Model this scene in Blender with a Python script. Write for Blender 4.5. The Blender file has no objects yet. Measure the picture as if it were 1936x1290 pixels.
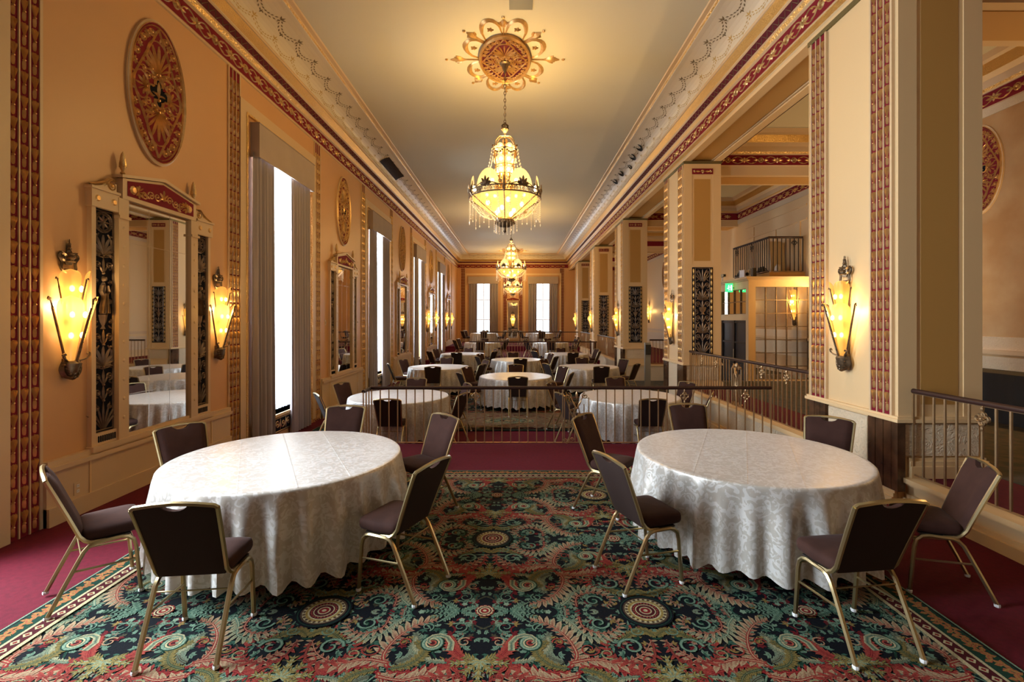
import bpy, math, random
from math import sin, cos, pi, radians, sqrt, atan2, hypot
from mathutils import Vector, Matrix

SC = bpy.context.scene
COL = SC.collection
# ------------------------------------------------------------------ camera
W, H = 1936, 1290
F, VX, VY, EYE = 914.0, 975.0, 606.0, 1.9          # focal length in pixels, vanishing point, eye height
cam = bpy.data.cameras.new('camera')
cam.sensor_width = 36.0
cam.lens = F / W * 36.0
cam.shift_x = -(VX - W / 2) / W
cam.shift_y = (VY - H / 2) / W
cam.clip_start, cam.clip_end = 0.05, 200
co = bpy.data.objects.new('camera', cam)
COL.objects.link(co)
co.location = (0, 0, EYE)
co.rotation_euler = (pi / 2, 0, 0)
SC.camera = co
# ------------------------------------------------------------------ view, sky
vs = SC.view_settings
vs.view_transform, vs.look, vs.gamma, vs.exposure = 'Standard', 'None', 1.0, -0.05
vs.use_curve_mapping = False
world = bpy.data.worlds.new('daylight')
SC.world = world
world.use_nodes = True
bg = world.node_tree.nodes['Background']
bg.inputs[0].default_value = (0.80, 0.90, 1.0, 1)
bg.inputs[1].default_value = 2.5
SC.cycles.use_denoising = True
SC.cycles.max_bounces = 8
SC.cycles.diffuse_bounces = 4
SC.cycles.glossy_bounces = 4
SC.cycles.transmission_bounces = 4
SC.cycles.transparent_max_bounces = 12
SC.cycles.sample_clamp_indirect = 4.0
SC.cycles.sample_clamp_direct = 20.0
SC.cycles.caustics_reflective = False
SC.cycles.caustics_refractive = False

# ------------------------------------------------------------------ room dimensions
XL, XR, YF, YB = -4.33, 3.90, 35.8, -6.9          # hall walls
P = 6.28                                           # bay pitch
YM = [5.83 + P * k for k in range(5)]              # mirror bays
YW = [8.97 + P * k for k in range(-2, 4)] + [34.0] # window bays
YC = [5.68 + P * k for k in range(-2, 5)]          # columns
CL = 0.75                                          # half column length along the hall
CD = 0.86                                          # column depth
ZT, ZC, LOW, TOP = 5.78, 6.75, -0.28, 0.30         # frieze bottom, ceiling, sunken floor, raised floors
Y1, Y2, Y3 = 7.45, 22.9, 29.8                      # floor changes
XA = 8.2                                           # aisle wall
ZA = 6.33                                          # aisle ceiling

def area(name, loc, rot, sx, sy, power, color):
    l = bpy.data.lights.new(name, 'AREA')
    l.shape, l.size, l.size_y, l.energy, l.color = 'RECTANGLE', sx, sy, power, color
    o = bpy.data.objects.new(name, l)
    o.location, o.rotation_euler = loc, rot
    COL.objects.link(o)
    return o
DAY = (0.78, 0.89, 1.0)
WIN_P = 1050
for y in YW[:-1]:                                  # the daylight that falls in through each tall window
    area('window_daylight', (XL - 1.75, y, 3.3), (0, -pi / 2 + .45, 0), 4.9, 2.3, WIN_P * (.12 if y < 0 else 1.8 if y < 3 else 1.7), DAY)
for x in (-2.38, 2.02):
    area('window_daylight', (x, YF + 0.55, 2.9), (-pi / 2, 0, 0), 1.7, 3.8, 260, DAY)

# ------------------------------------------------------------------ materials
def hexc(*c): return (c[0], c[1], c[2], 1)
def mat(name, color=(.8, .8, .8), rough=.6, metal=0.0, bump=None, vary=None, spec=.5, emit=None, trans=0, coat=0, sheen=0):
    m = bpy.data.materials.new(name); m.use_nodes = True
    nt = m.node_tree; N = nt.nodes; L = nt.links
    b = N['Principled BSDF']
    b.inputs['Base Color'].default_value = hexc(*color)
    b.inputs['Roughness'].default_value = rough
    b.inputs['Metallic'].default_value = metal
    b.inputs['Specular IOR Level'].default_value = spec
    if trans: b.inputs['Transmission Weight'].default_value = trans
    if coat: b.inputs['Coat Weight'].default_value = coat
    if sheen:
        b.inputs['Sheen Weight'].default_value = sheen
        b.inputs['Sheen Roughness'].default_value = .35
        b.inputs['Sheen Tint'].default_value = hexc(*[min(1, c * 2 + .25) for c in color])
    if emit:
        b.inputs['Emission Color'].default_value = hexc(*emit[:3]); b.inputs['Emission Strength'].default_value = emit[3]
        m.cycles.emission_sampling = 'NONE'
    tc = N.new('ShaderNodeTexCoord')
    if vary:                                       # (scale, amount, second colour)
        n = N.new('ShaderNodeTexNoise'); n.inputs['Scale'].default_value = vary[0]; n.inputs['Detail'].default_value = 6
        L.new(tc.outputs['Object'], n.inputs['Vector'])
        r = N.new('ShaderNodeMapRange'); r.inputs[1].default_value = .35; r.inputs[2].default_value = .65; r.inputs[4].default_value = vary[1]
        L.new(n.outputs[0], r.inputs[0])
        mx = N.new('ShaderNodeMix'); mx.data_type = 'RGBA'
        mx.inputs[6].default_value = hexc(*color); mx.inputs[7].default_value = hexc(*vary[2])
        L.new(r.outputs[0], mx.inputs[0]); L.new(mx.outputs[2], b.inputs['Base Color'])
    if bump:                                       # (kind, scale, strength, distance)
        kind, sc_, st, di = bump
        if kind == 'noise':
            t = N.new('ShaderNodeTexNoise'); t.inputs['Detail'].default_value = 5
        elif kind == 'cells':
            t = N.new('ShaderNodeTexVoronoi'); t.feature = 'SMOOTH_F1'
        elif kind == 'foliage':
            t = N.new('ShaderNodeTexNoise'); t.inputs['Detail'].default_value = 2; t.inputs['Distortion'].default_value = 3.5
        t.inputs['Scale'].default_value = sc_
        L.new(tc.outputs['Object'], t.inputs['Vector'])
        src = t.outputs[0]
        if kind == 'foliage':
            rr = N.new('ShaderNodeMapRange'); rr.inputs[1].default_value = .46; rr.inputs[2].default_value = .56
            L.new(src, rr.inputs[0]); src = rr.outputs[0]
        bp = N.new('ShaderNodeBump'); bp.inputs['Strength'].default_value = st; bp.inputs['Distance'].default_value = di
        L.new(src, bp.inputs['Height']); L.new(bp.outputs[0], b.inputs['Normal'])
    return m

M = {}
M['wall'] = mat('wall_paint', (.62, .335, .14), .42, bump=('noise', 90, .08, .002), vary=(.8, .35, (.56, .295, .12)))
M['aisle'] = mat('aisle_paint', (.72, .51, .26), .5)
M['pale'] = mat('column_paint', (.72, .50, .255), .5, bump=('noise', 90, .06, .002))
M['cream'] = mat('cream_trim', (.62, .44, .25), .42, bump=('noise', 60, .05, .002))
M['panel'] = mat('ochre_panel', (.47, .25, .06), .6)
M['mottled'] = mat('mottled_plaster', (.55, .36, .17), .6, vary=(1.3, 1, (.42, .22, .075)))
M['ceil'] = mat('ceiling_paint', (.60, .545, .40), .75, bump=('noise', 40, .04, .002), vary=(.5, .3, (.54, .51, .40)))
M['cove'] = mat('cove_paint', (.66, .57, .43), .38)
M['crimson'] = mat('crimson_paint', (.19, .012, .020), .75, spec=.15)
M['maroon'] = mat('maroon_paint', (.10, .012, .020), .75, spec=.15)
M['gold'] = mat('gold_leaf', (.80, .50, .19), .33, .6, bump=('noise', 120, .25, .003), vary=(14, .7, (.58, .33, .11)))
M['goldpaint'] = mat('gold_paint', (.74, .50, .20), .36, .75, vary=(22, .8, (.50, .33, .15)))
M['goldrelief'] = mat('gilded_moulding', (.80, .50, .16), .34, .8, bump=('foliage', 22, 1, .012))
M['rope'] = mat('gilded_rope', (.74, .48, .18), .36, .7, bump=('cells', 42, 1, .015))
M['vine'] = mat('vine_paint', (.17, .12, .06), .6)
M['vinegold'] = mat('vine_gilding', (.50, .33, .11), .5, .3)
M['green'] = mat('green_gilding', (.20, .17, .08), .4, .7)
M['bronze'] = mat('bronze', (.16, .11, .065), .42, .85, bump=('noise', 60, .4, .004), vary=(30, .7, (.28, .2, .12)))
M['railbronze'] = mat('rail_bronze', (.50, .33, .17), .38, .8, vary=(9, .6, (.36, .24, .13)))
M['handrail'] = mat('handrail_wood', (.035, .014, .010), .45, spec=.3)
M['iron'] = mat('dark_iron', (.05, .04, .035), .5, .6)
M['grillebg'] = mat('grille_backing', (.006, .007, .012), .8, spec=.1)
M['grille'] = mat('grille_bronze', (.27, .19, .12), .45, .5, vary=(12, .8, (.15, .10, .065)))
M['marble'] = mat('dark_marble', (.035, .018, .010), .16, vary=(5, .8, (.12, .055, .025)))
M['relief'] = mat('relief_plaster', (.68, .54, .36), .5, bump=('foliage', 11, .6, .012))
M['mirror'] = mat('mirror_glass', (.82, .80, .76), .015, 1.0)
M['seam'] = mat('mirror_bevel', (.9, .9, .88), .12, 1.0)
M['valance'] = mat('valance_suede', (.42, .33, .27), .85, vary=(1.6, .7, (.34, .27, .22)), sheen=.3)
M['drape'] = mat('drape_cloth', (.33, .285, .285), .75, sheen=.15, bump=('noise', 220, .1, .002))
M['velvet'] = mat('brown_velvet', (.034, .013, .009), .85, spec=.2, sheen=.14, vary=(9, .6, (.055, .022, .015)), bump=('noise', 160, .12, .002))
M['velvetback'] = mat('brown_back_cloth', (.022, .010, .007), .8, spec=.3, sheen=.03, bump=('noise', 160, .12, .002))
M['chair'] = mat('champagne_metal', (.42, .33, .17), .30, .9)
M['clear'] = mat('clear_plastic', (.75, .75, .72), .25)
M['carpet'] = mat('crimson_carpet', (.115, .006, .016), .95, bump=('noise', 300, .5, .006), vary=(26, .7, (.075, .005, .012)), spec=.2)
M['aislecarpet'] = mat('aisle_carpet', (.018, .024, .016), .95, vary=(7, 1, (.07, .05, .03)), bump=('noise', 300, .5, .006))
M['white'] = mat('white_plastic', (.78, .76, .72), .45)
M['black'] = mat('black_cloth', (.008, .008, .009), .8)
M['blackplastic'] = mat('black_plastic', (.015, .015, .016), .4)
M['hatch'] = mat('grey_plate', (.16, .15, .13), .6)
M['steel'] = mat('grey_steel', (.30, .32, .33), .35, .7)
M['board'] = mat('pale_board', (.62, .5, .33), .6)
M['crystal'] = mat('crystal', (.95, .92, .85), .06, spec=1.0, emit=(1, .62, .22, .55))  # weak glow stands in for lamplight caught by the crystals
M['frame'] = mat('window_paint', (.70, .70, .68), .5)
M['exit'] = mat('exit_green', (.02, .5, .12), .4, emit=(.05, 1, .25, 1.6))
M['exitwhite'] = mat('exit_pictogram', (.9, 1, .9), .4, emit=(.8, 1, .85, 2.0))
M['brick'] = mat('outside_stone', (.5, .5, .5), .9)

def shade_mat(name, emit_col, strength, clear, tint=(1, .85, .55), body=None):
    m = bpy.data.materials.new(name); m.use_nodes = True
    nt = m.node_tree; N = nt.nodes; L = nt.links
    for n in list(N): N.remove(n)
    out = N.new('ShaderNodeOutputMaterial')
    tr = N.new('ShaderNodeBsdfTransparent'); tr.inputs[0].default_value = hexc(*tint)
    tl = N.new('ShaderNodeBsdfTranslucent'); tl.inputs[0].default_value = hexc(*(body or tint))
    gl = N.new('ShaderNodeBsdfGlossy'); gl.inputs['Roughness'].default_value = .25; gl.inputs[0].default_value = (.9, .85, .7, 1)
    em = N.new('ShaderNodeEmission'); em.inputs[0].default_value = hexc(*emit_col); em.inputs[1].default_value = strength
    a = N.new('ShaderNodeMixShader'); a.inputs[0].default_value = clear
    L.new(tl.outputs[0], a.inputs[1]); L.new(tr.outputs[0], a.inputs[2])
    c = N.new('ShaderNodeMixShader'); c.inputs[0].default_value = .06
    L.new(a.outputs[0], c.inputs[1]); L.new(gl.outputs[0], c.inputs[2])
    d = N.new('ShaderNodeAddShader'); L.new(c.outputs[0], d.inputs[0]); L.new(em.outputs[0], d.inputs[1])
    L.new((d if strength > 0 else c).outputs[0], out.inputs[0])
    m.cycles.emission_sampling = 'NONE'
    return m
M['amber'] = shade_mat('amber_glass', (1, .50, .10), .55, .34, (1, .80, .46), (.62, .34, .09))
M['bowl'] = shade_mat('bowl_glass', (1, .50, .10), .35, .40, (1, .80, .46), (.85, .58, .24))
M['frost'] = shade_mat('frosted_glass', (1, .60, .20), .7, .45, (1, .85, .55), (.85, .66, .36))
M['sheer'] = shade_mat('sheer_voile', (1, 1, 1), 0, .72, (.93, .96, 1))
M['pane'] = shade_mat('window_glass', (1, 1, 1), 0, 1.0, (1, 1, 1))
M['bulb'] = mat('lit_bulb', (1, .9, .7), .4, emit=(1, .74, .34, 14))

def cloth_mat():
    m = bpy.data.materials.new('damask_cloth'); m.use_nodes = True
    nt = m.node_tree; N = nt.nodes; L = nt.links; b = N['Principled BSDF']
    tc = N.new('ShaderNodeTexCoord')
    n = N.new('ShaderNodeTexNoise'); n.inputs['Scale'].default_value = 17; n.inputs['Detail'].default_value = 1.5; n.inputs['Distortion'].default_value = 1.7
    L.new(tc.outputs['UV'], n.inputs['Vector'])
    r = N.new('ShaderNodeMapRange'); r.inputs[1].default_value = .49; r.inputs[2].default_value = .53
    L.new(n.outputs[0], r.inputs[0])
    mx = N.new('ShaderNodeMix'); mx.data_type = 'RGBA'
    mx.inputs[6].default_value = (.545, .505, .44, 1); mx.inputs[7].default_value = (.66, .635, .59, 1)
    L.new(r.outputs[0], mx.inputs[0]); L.new(mx.outputs[2], b.inputs['Base Color'])
    ro = N.new('ShaderNodeMapRange'); ro.inputs[3].default_value = .33; ro.inputs[4].default_value = .46
    L.new(r.outputs[0], ro.inputs[0]); L.new(ro.outputs[0], b.inputs['Roughness'])
    b.inputs['Metallic'].default_value = .35
    b.inputs['Sheen Weight'].default_value = .2
    return m
M['cloth'] = cloth_mat()

def rug_mat():
    m = bpy.data.materials.new('patterned_pile'); m.use_nodes = True
    nt = m.node_tree; N = nt.nodes; L = nt.links; b = N['Principled BSDF']
    a = N.new('ShaderNodeVertexColor'); a.layer_name = 'Col'
    tc = N.new('ShaderNodeTexCoord')
    n = N.new('ShaderNodeTexNoise'); n.inputs['Scale'].default_value = 130; n.inputs['Detail'].default_value = 3
    L.new(tc.outputs['Object'], n.inputs['Vector'])
    r = N.new('ShaderNodeMapRange'); r.inputs[1].default_value = .3; r.inputs[2].default_value = .7; r.inputs[3].default_value = .55; r.inputs[4].default_value = 1.25
    L.new(n.outputs[0], r.inputs[0])
    mx = N.new('ShaderNodeMix'); mx.data_type = 'RGBA'; mx.blend_type = 'MULTIPLY'; mx.inputs[0].default_value = 1
    L.new(a.outputs[0], mx.inputs[6]); L.new(r.outputs[0], mx.inputs[7])
    L.new(mx.outputs[2], b.inputs['Base Color'])
    b.inputs['Roughness'].default_value = .95; b.inputs['Specular IOR Level'].default_value = .15
    bp = N.new('ShaderNodeBump'); bp.inputs['Strength'].default_value = .5; bp.inputs['Distance'].default_value = .004
    L.new(n.outputs[0], bp.inputs['Height']); L.new(bp.outputs[0], b.inputs['Normal'])
    return m
M['rug'] = rug_mat()

# ------------------------------------------------------------------ mesh builder
class MB:
    def __init__(s): s.v = []; s.f = []; s.m = []; s.mats = []; s.c = None; s.uv = None
    def mi(s, m):
        if m not in s.mats: s.mats.append(m)
        return s.mats.index(m)
    def add(s, vs_, fs, m):
        o = len(s.v); s.v.extend(vs_); k = s.mi(m)
        s.f.extend([tuple(i + o for i in f) for f in fs]); s.m.extend([k] * len(fs))
        return s
    def box(s, x0, x1, y0, y1, z0, z1, m):
        v = [(x0, y0, z0), (x1, y0, z0), (x1, y1, z0), (x0, y1, z0), (x0, y0, z1), (x1, y0, z1), (x1, y1, z1), (x0, y1, z1)]
        return s.add(v, [(0, 3, 2, 1), (4, 5, 6, 7), (0, 1, 5, 4), (1, 2, 6, 5), (2, 3, 7, 6), (3, 0, 4, 7)], m)
    def quad(s, a, b, c, d, m): return s.add([a, b, c, d], [(0, 1, 2, 3)], m)
    def tube(s, pts, r, m, n=8, flat=1.0, closed=False, up=Vector((0, 0, 1)), cap=True):
        """pipe along points; r a number or a list; flat squeezes it along the side axis"""
        pts = [Vector(p) for p in pts]; k = len(pts); V = []
        for i, p in enumerate(pts):
            if closed: t = pts[(i + 1) % k] - pts[i - 1]
            else: t = pts[min(i + 1, k - 1)] - pts[max(i - 1, 0)]
            t = t.normalized() if t.length > 1e-9 else Vector((0, 0, 1))
            u = up if abs(t.dot(up)) < .96 else Vector((1, 0, 0)) if abs(t.x) < .9 else Vector((0, 1, 0))
            a = t.cross(u).normalized(); b = a.cross(t).normalized()
            rr = r[i] if isinstance(r, (list, tuple)) else r
            for j in range(n):
                th = 2 * pi * (j + .5) / n
                V.append(tuple(p + a * (rr * flat * cos(th)) + b * (rr * sin(th))))
        Fs = []
        for i in range(k if closed else k - 1):
            i2 = (i + 1) % k
            for j in range(n): Fs.append((i * n + j, i * n + (j + 1) % n, i2 * n + (j + 1) % n, i2 * n + j))
        if not closed and cap: Fs += [tuple(range(n))[::-1], tuple((k - 1) * n + j for j in range(n))]
        return s.add(V, Fs, m)
    def lathe(s, prof, m, n=16, c=(0, 0, 0), a0=0, a1=2 * pi, axis='z'):
        full = abs(a1 - a0 - 2 * pi) < 1e-6; cols = n if full else n + 1; V = []; Fs = []
        for (r, z) in prof:
            for j in range(cols):
                th = a0 + (a1 - a0) * j / n; x, y = r * cos(th), r * sin(th)
                V.append((c[0] + x, c[1] + y, c[2] + z) if axis == 'z' else (c[0] + x, c[1] + z, c[2] + y))
        for i in range(len(prof) - 1):
            for j in range(n):
                j2 = (j + 1) % cols
                Fs.append((i * cols + j, i * cols + j2, (i + 1) * cols + j2, (i + 1) * cols + j))
        return s.add(V, Fs, m)
    def ball(s, c, r, m, n=8, sz=1.0):
        k = max(3, n // 2)
        return s.lathe([(r * sin(pi * i / k) + 1e-5, -r * sz * cos(pi * i / k)) for i in range(k + 1)], m, n, c)
    def prism(s, outline, m, fn):
        """outline: 2D points; fn(u, v, side) -> 3D for side 0 and 1"""
        k = len(outline); V = [fn(u, v, 0) for u, v in outline] + [fn(u, v, 1) for u, v in outline]
        Fs = [tuple(range(k)), tuple(range(2 * k - 1, k - 1, -1))] + [(i, k + i, k + (i + 1) % k, (i + 1) % k) for i in range(k)]
        return s.add(V, Fs, m)
    def orn(s, o, fn, m):
        return s.add([fn(*p) for p in o.v], o.f, m)
    def xform(s, mt):
        s.v = [tuple(mt @ Vector(p)) for p in s.v]; return s
    def mesh(s, name, smooth=35):
        me = bpy.data.meshes.new(name)
        me.from_pydata(s.v, [], s.f)
        for m in s.mats: me.materials.append(M[m])
        me.polygons.foreach_set('material_index', s.m)
        if smooth:
            me.polygons.foreach_set('use_smooth', [True] * len(s.f))
            me.set_sharp_from_angle(angle=radians(smooth))
        if s.c:
            a = me.color_attributes.new('Col', 'FLOAT_COLOR', 'POINT')
            a.data.foreach_set('color', [x for c in s.c for x in (c[0], c[1], c[2], 1.0)])
        if s.uv:
            ul = me.uv_layers.new(name='UVMap'); li = [0] * len(me.loops); me.loops.foreach_get('vertex_index', li)
            ul.data.foreach_set('uv', [x for i in li for x in s.uv[i]])
        me.update()
        return me

def obj(name, mb, parent=None, smooth=35, label=None, loc=None, rz=None):
    me = mb.mesh(name, smooth) if isinstance(mb, MB) else mb
    o = bpy.data.objects.new(name, me); COL.objects.link(o)
    if parent: o.parent = parent
    if label: o['label'] = label
    if loc: o.location = loc
    if rz is not None: o.rotation_euler = (0, 0, rz)
    return o
def struct(name, mb, parent=None, smooth=35):
    o = obj(name, mb, parent, smooth)
    if not parent: o['kind'] = 'structure'
    return o
def tag(o, label, cat, group=None, kind=None):
    o['label'] = label; o['category'] = cat
    if group: o['group'] = group
    if kind: o['kind'] = kind
    return o
def thing(name, label, cat, loc=(0, 0, 0), rz=0, group=None):
    o = bpy.data.objects.new(name, None); COL.objects.link(o)
    o.empty_display_size = .1
    o.location = loc; o.rotation_euler = (0, 0, rz)
    return tag(o, label, cat, group)
KIDS = {}
def dup(root, loc=None, rz=None, label=None, group=None, parent=None, skip=()):
    c = root.copy(); COL.objects.link(c)
    if parent: c.parent = parent
    if loc: c.location = loc
    if rz is not None: c.rotation_euler = (0, 0, rz)
    if label: c['label'] = label
    if group: c['group'] = group
    if root.name not in KIDS: KIDS[root.name] = list(root.children)
    for ch in KIDS[root.name]: dup(ch, parent=c)
    return c

# ------------------------------------------------------------------ relief ornament drawn in (u, v) with height h
def smooth(P_, n=5):
    out = []; Q = [P_[0]] + list(P_) + [P_[-1]]; D = range(len(P_[0]))
    for i in range(1, len(Q) - 2):
        for t in [j / n for j in range(n)]:
            out.append(tuple(.5 * (2 * Q[i][d] + (Q[i + 1][d] - Q[i - 1][d]) * t + (2 * Q[i - 1][d] - 5 * Q[i][d] + 4 * Q[i + 1][d] - Q[i + 2][d]) * t * t + (3 * Q[i][d] - Q[i - 1][d] - 3 * Q[i + 1][d] + Q[i + 2][d]) * t ** 3) for d in D))
    return out + [tuple(P_[-1])]
class Orn:
    def __init__(s): s.v = []; s.f = []
    def rib(s, pts, w, h, w1=None, flat=False):
        """raised stroke along 2D points; w: number or list of half widths"""
        k = len(pts); o = len(s.v)
        for i, (x, y) in enumerate(pts):
            a = pts[max(i - 1, 0)]; b = pts[min(i + 1, k - 1)]
            dx, dy = b[0] - a[0], b[1] - a[1]; l = hypot(dx, dy) or 1
            nx, ny = -dy / l, dx / l
            ww = w[i] if isinstance(w, (list, tuple)) else (w if w1 is None else w + (w1 - w) * i / (k - 1))
            s.v += [(x + nx * ww, y + ny * ww, 0), (x, y, h * (.4 + .6 * min(1, ww / (max(w) if isinstance(w, (list, tuple)) else w)))), (x - nx * ww, y - ny * ww, 0)]
        for i in range(k - 1):
            a = o + 3 * i
            s.f += [(a, a + 1, a + 4, a + 3), (a + 1, a + 2, a + 5, a + 4)]
        return s
    def srib(s, pts, w, h, n=5):
        q = smooth([(x, y, ww) for (x, y), ww in zip(pts, w)], n)
        return s.rib([(a, b) for a, b, _ in q], [max(c, .001) for _, _, c in q], h)
    def leaf(s, x, y, ang, l, w, h, bend=0, n=5):
        pts = []; ws = []
        a = ang; px, py = x, y
        for i in range(n + 1):
            t = i / n
            pts.append((px, py)); ws.append(max(w * sin(pi * min(1, (t * .93 + .07)) ** 1.25), w * .05))
            a += bend / n; px += cos(a) * l / n; py += sin(a) * l / n
        return s.rib(pts, ws, h)
    def lobe(s, x, y, ang, l, w, h, bend=0, n=6):
        pts = []; ws = []; a = ang
        for i in range(n + 1):
            t = i / n; pts.append((x, y)); ws.append(max(w * sin(pi * min(1, .06 + .94 * t) ** 2.0) ** .8, w * .12) if i < n else w * .3)
            a += bend / n; x += cos(a) * l / n; y += sin(a) * l / n
        return s.rib(pts, ws, h)
    def palmette(s, x, y, ang, l, h, n=7, spread=1.9, w=None):
        w = w or l * .095
        for i in range(n):
            t = (i - (n - 1) / 2) / ((n - 1) / 2)
            s.lobe(x, y, ang + t * spread * .62, l * (1 - .42 * abs(t) ** 1.3), w, h, bend=t * .55)
        return s.disc(x, y, l * .07, h * 1.1)
    def spiral(s, x, y, r, a0, turns, w, h, n=None):
        n = n or max(8, int(10 * abs(turns))); pts = []; ws = []
        for i in range(n + 1):
            t = i / n; rr = r * (1 - t) ** .8 + r * .12; a = a0 + turns * 2 * pi * t
            pts.append((x + rr * cos(a), y + rr * sin(a))); ws.append(w * (1 - .35 * t))
        s.rib(pts, ws, h)
        return s.disc(pts[-1][0], pts[-1][1], w * 1.6, h * 1.3)
    def disc(s, x, y, r, h, n=8, ry=None):
        o = len(s.v); ry = ry or r
        s.v += [(x + r * cos(2 * pi * i / n), y + ry * sin(2 * pi * i / n), 0) for i in range(n)]
        s.v += [(x + .6 * r * cos(2 * pi * i / n), y + .6 * ry * sin(2 * pi * i / n), h * .8) for i in range(n)] + [(x, y, h)]
        for i in range(n):
            j = (i + 1) % n
            s.f += [(o + i, o + j, o + n + j, o + n + i), (o + n + i, o + n + j, o + 2 * n)]
        return s
    def ring(s, x, y, r, w, h, n=20, ry=None, a0=0, a1=2 * pi):
        ry = ry or r
        return s.rib([(x + r * cos(a0 + (a1 - a0) * i / n), y + ry * sin(a0 + (a1 - a0) * i / n)) for i in range(n + 1)], w, h)
    def rosette(s, x, y, r, h, n=8):
        for i in range(n): s.leaf(x, y, 2 * pi * i / n, r, r * .26, h * .8, n=3)
        return s.disc(x, y, r * .3, h * 1.3)
    def put(s, o, dx=0, dy=0, sx=1, sy=1, rot=0):
        k = len(s.v); c_, s_ = cos(rot), sin(rot)
        for (u, v, h) in o.v:
            u, v = u * sx, v * sy
            s.v.append((u * c_ - v * s_ + dx, u * s_ + v * c_ + dy, h))
        s.f += [tuple(i + k for i in f) for f in o.f]
        return s
# ------------------------------------------------------------------ the shell
def extents(x0, x1, y0, y1): return (x0, x1, y0, y1)
fl = MB()
fl.box(XL - .1, XR + .1, YB, 7.0, -.6, 0, 'carpet')
fl.box(-2.2, XR + .1, 7.0, Y1, -.6, 0, 'carpet')
fl.box(XL - .1, -2.2, 7.0, 7.3, -.6, -.14, 'carpet')
fl.box(XL - .1, -2.2, 7.3, Y1, -.6, LOW, 'carpet')
fl.box(XL - .1, XR + .1, Y1, Y2, -.6, LOW, 'carpet')
fl.box(XL - .1, -2.2, Y2 - .3, Y2, LOW, -.14, 'carpet')
fl.box(XL - .1, XR + .1, Y2, Y3, -.6, 0, 'carpet')
fl.box(XL - .1, -2.2, Y3 - .3, Y3, 0, .15, 'carpet')
fl.box(XL - .1, XR + .1, Y3, YF + .1, -.6, TOP, 'carpet')
YE0, YE1 = YC[3] + CL, YC[4] - CL                  # the entrance bay of the side aisle
fl.box(XR + .1, XA + .1, YB, YE0, -.6, TOP, 'carpet')
fl.box(XR + .1, XA + .1, YE0, YE1, -.6, LOW, 'aislecarpet')
fl.box(XR + .1, XA + .1, YE1, YF + .1, -.6, TOP, 'carpet')
fl.box(4.9, XA - .05, YB, YE0 - .01, TOP, TOP + .004, 'aislecarpet')
struct('floor', fl, smooth=0)

ce = MB()
ce.box(XL - .5, XR + .1, YB - .3, YF + .5, ZC, ZC + .2, 'ceil')
ce.box(XR + .1, XA + .4, YB - .3, YF + .5, ZA, ZC + .2, 'ceil')
struct('ceiling', ce, smooth=0)

# left wall with its tall openings
HW, WZ0, WZ1 = .95, .2, 5.0
wl = MB(); y = YB - .3
for yw in YW[:-1]:
    wl.box(XL - .5, XL, y, yw - HW, -.6, ZC, 'wall')
    wl.box(XL - .5, XL, yw - HW, yw + HW, -.6, WZ0, 'wall')
    wl.box(XL - .5, XL, yw - HW, yw + HW, WZ1, ZC, 'wall')
    y = yw + HW
wl.box(XL - .5, XL, y, YF + .5, -.6, ZC, 'wall')
struct('wall_left', wl, smooth=0)
wf = MB(); x = XL
for xw in (-2.38, 2.02):
    wf.box(x, xw - .72, YF, YF + .5, -.6, ZC, 'wall')
    wf.box(xw - .72, xw + .72, YF, YF + .5, -.6, .95, 'wall')
    wf.box(xw - .72, xw + .72, YF, YF + .5, 4.95, ZC, 'wall')
    x = xw + .72
wf.box(x, XA + .4, YF, YF + .5, -.6, ZC, 'wall')
struct('wall_far', wf, smooth=0)
wb = MB(); wb.box(XL - .5, XA + .4, YB - .3, YB, -.6, ZC, 'wall')
struct('wall_back', wb, smooth=0)
wa = MB(); wa.box(XA, XA + .4, YB, YE0, -.6, ZC, 'mottled'); wa.box(XA, XA + .4, YE0, YF, -.6, ZC, 'aisle')
for (z0, z1, d) in ((TOP, .52, .05), (1.32, 1.40, .05)): wa.box(XA - d, XA, YB, YE0 + .8, z0, z1, 'cream')
wa.box(XA - .012, XA, YB, YE0 + .8, 1.40, 1.62, 'relief')
wa.box(XA - .02, XA, YB, YE0 + .8, .85, 1.28, 'relief')
wa.box(XA - .02, XA, YE1, YF, 1.3, 1.42, 'cream'); wa.box(XA - .02, XA, YE1, YF, .6, 1.2, 'relief')
wa.box(XA - .02, XA, YB, YF, 5.44, 5.58, 'relief')
struct('wall_aisle', wa, smooth=0)

# arcade beam over the columns, with a recessed soffit
wr = MB()
ZB = 5.64
wr.box(XR, XR + CD, YB, YF, ZB, ZC, 'cream')
for (x0, x1) in ((XR, XR + .16), (XR + CD - .16, XR + CD)): wr.box(x0, x1, YB, YF, ZB - .05, ZB, 'pale')
for (x0, x1) in ((XR + .16, XR + .2), (XR + CD - .2, XR + CD - .16)): wr.box(x0, x1, YB, YF, ZB - .025, ZB, 'cream')
wr.box(XR + .2, XR + CD - .2, YB, YF, ZB - .004, ZB, 'panel')
for yc in YC: wr.box(XR - .012, XR + CD + .012, yc - CL - .012, yc + CL + .012, ZB - .11, ZB - .05, 'green')
wr.box(XR - .04, XR, YB, YF, 5.68, 5.74, 'goldrelief')
struct('wall_right', wr, smooth=0)

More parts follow.
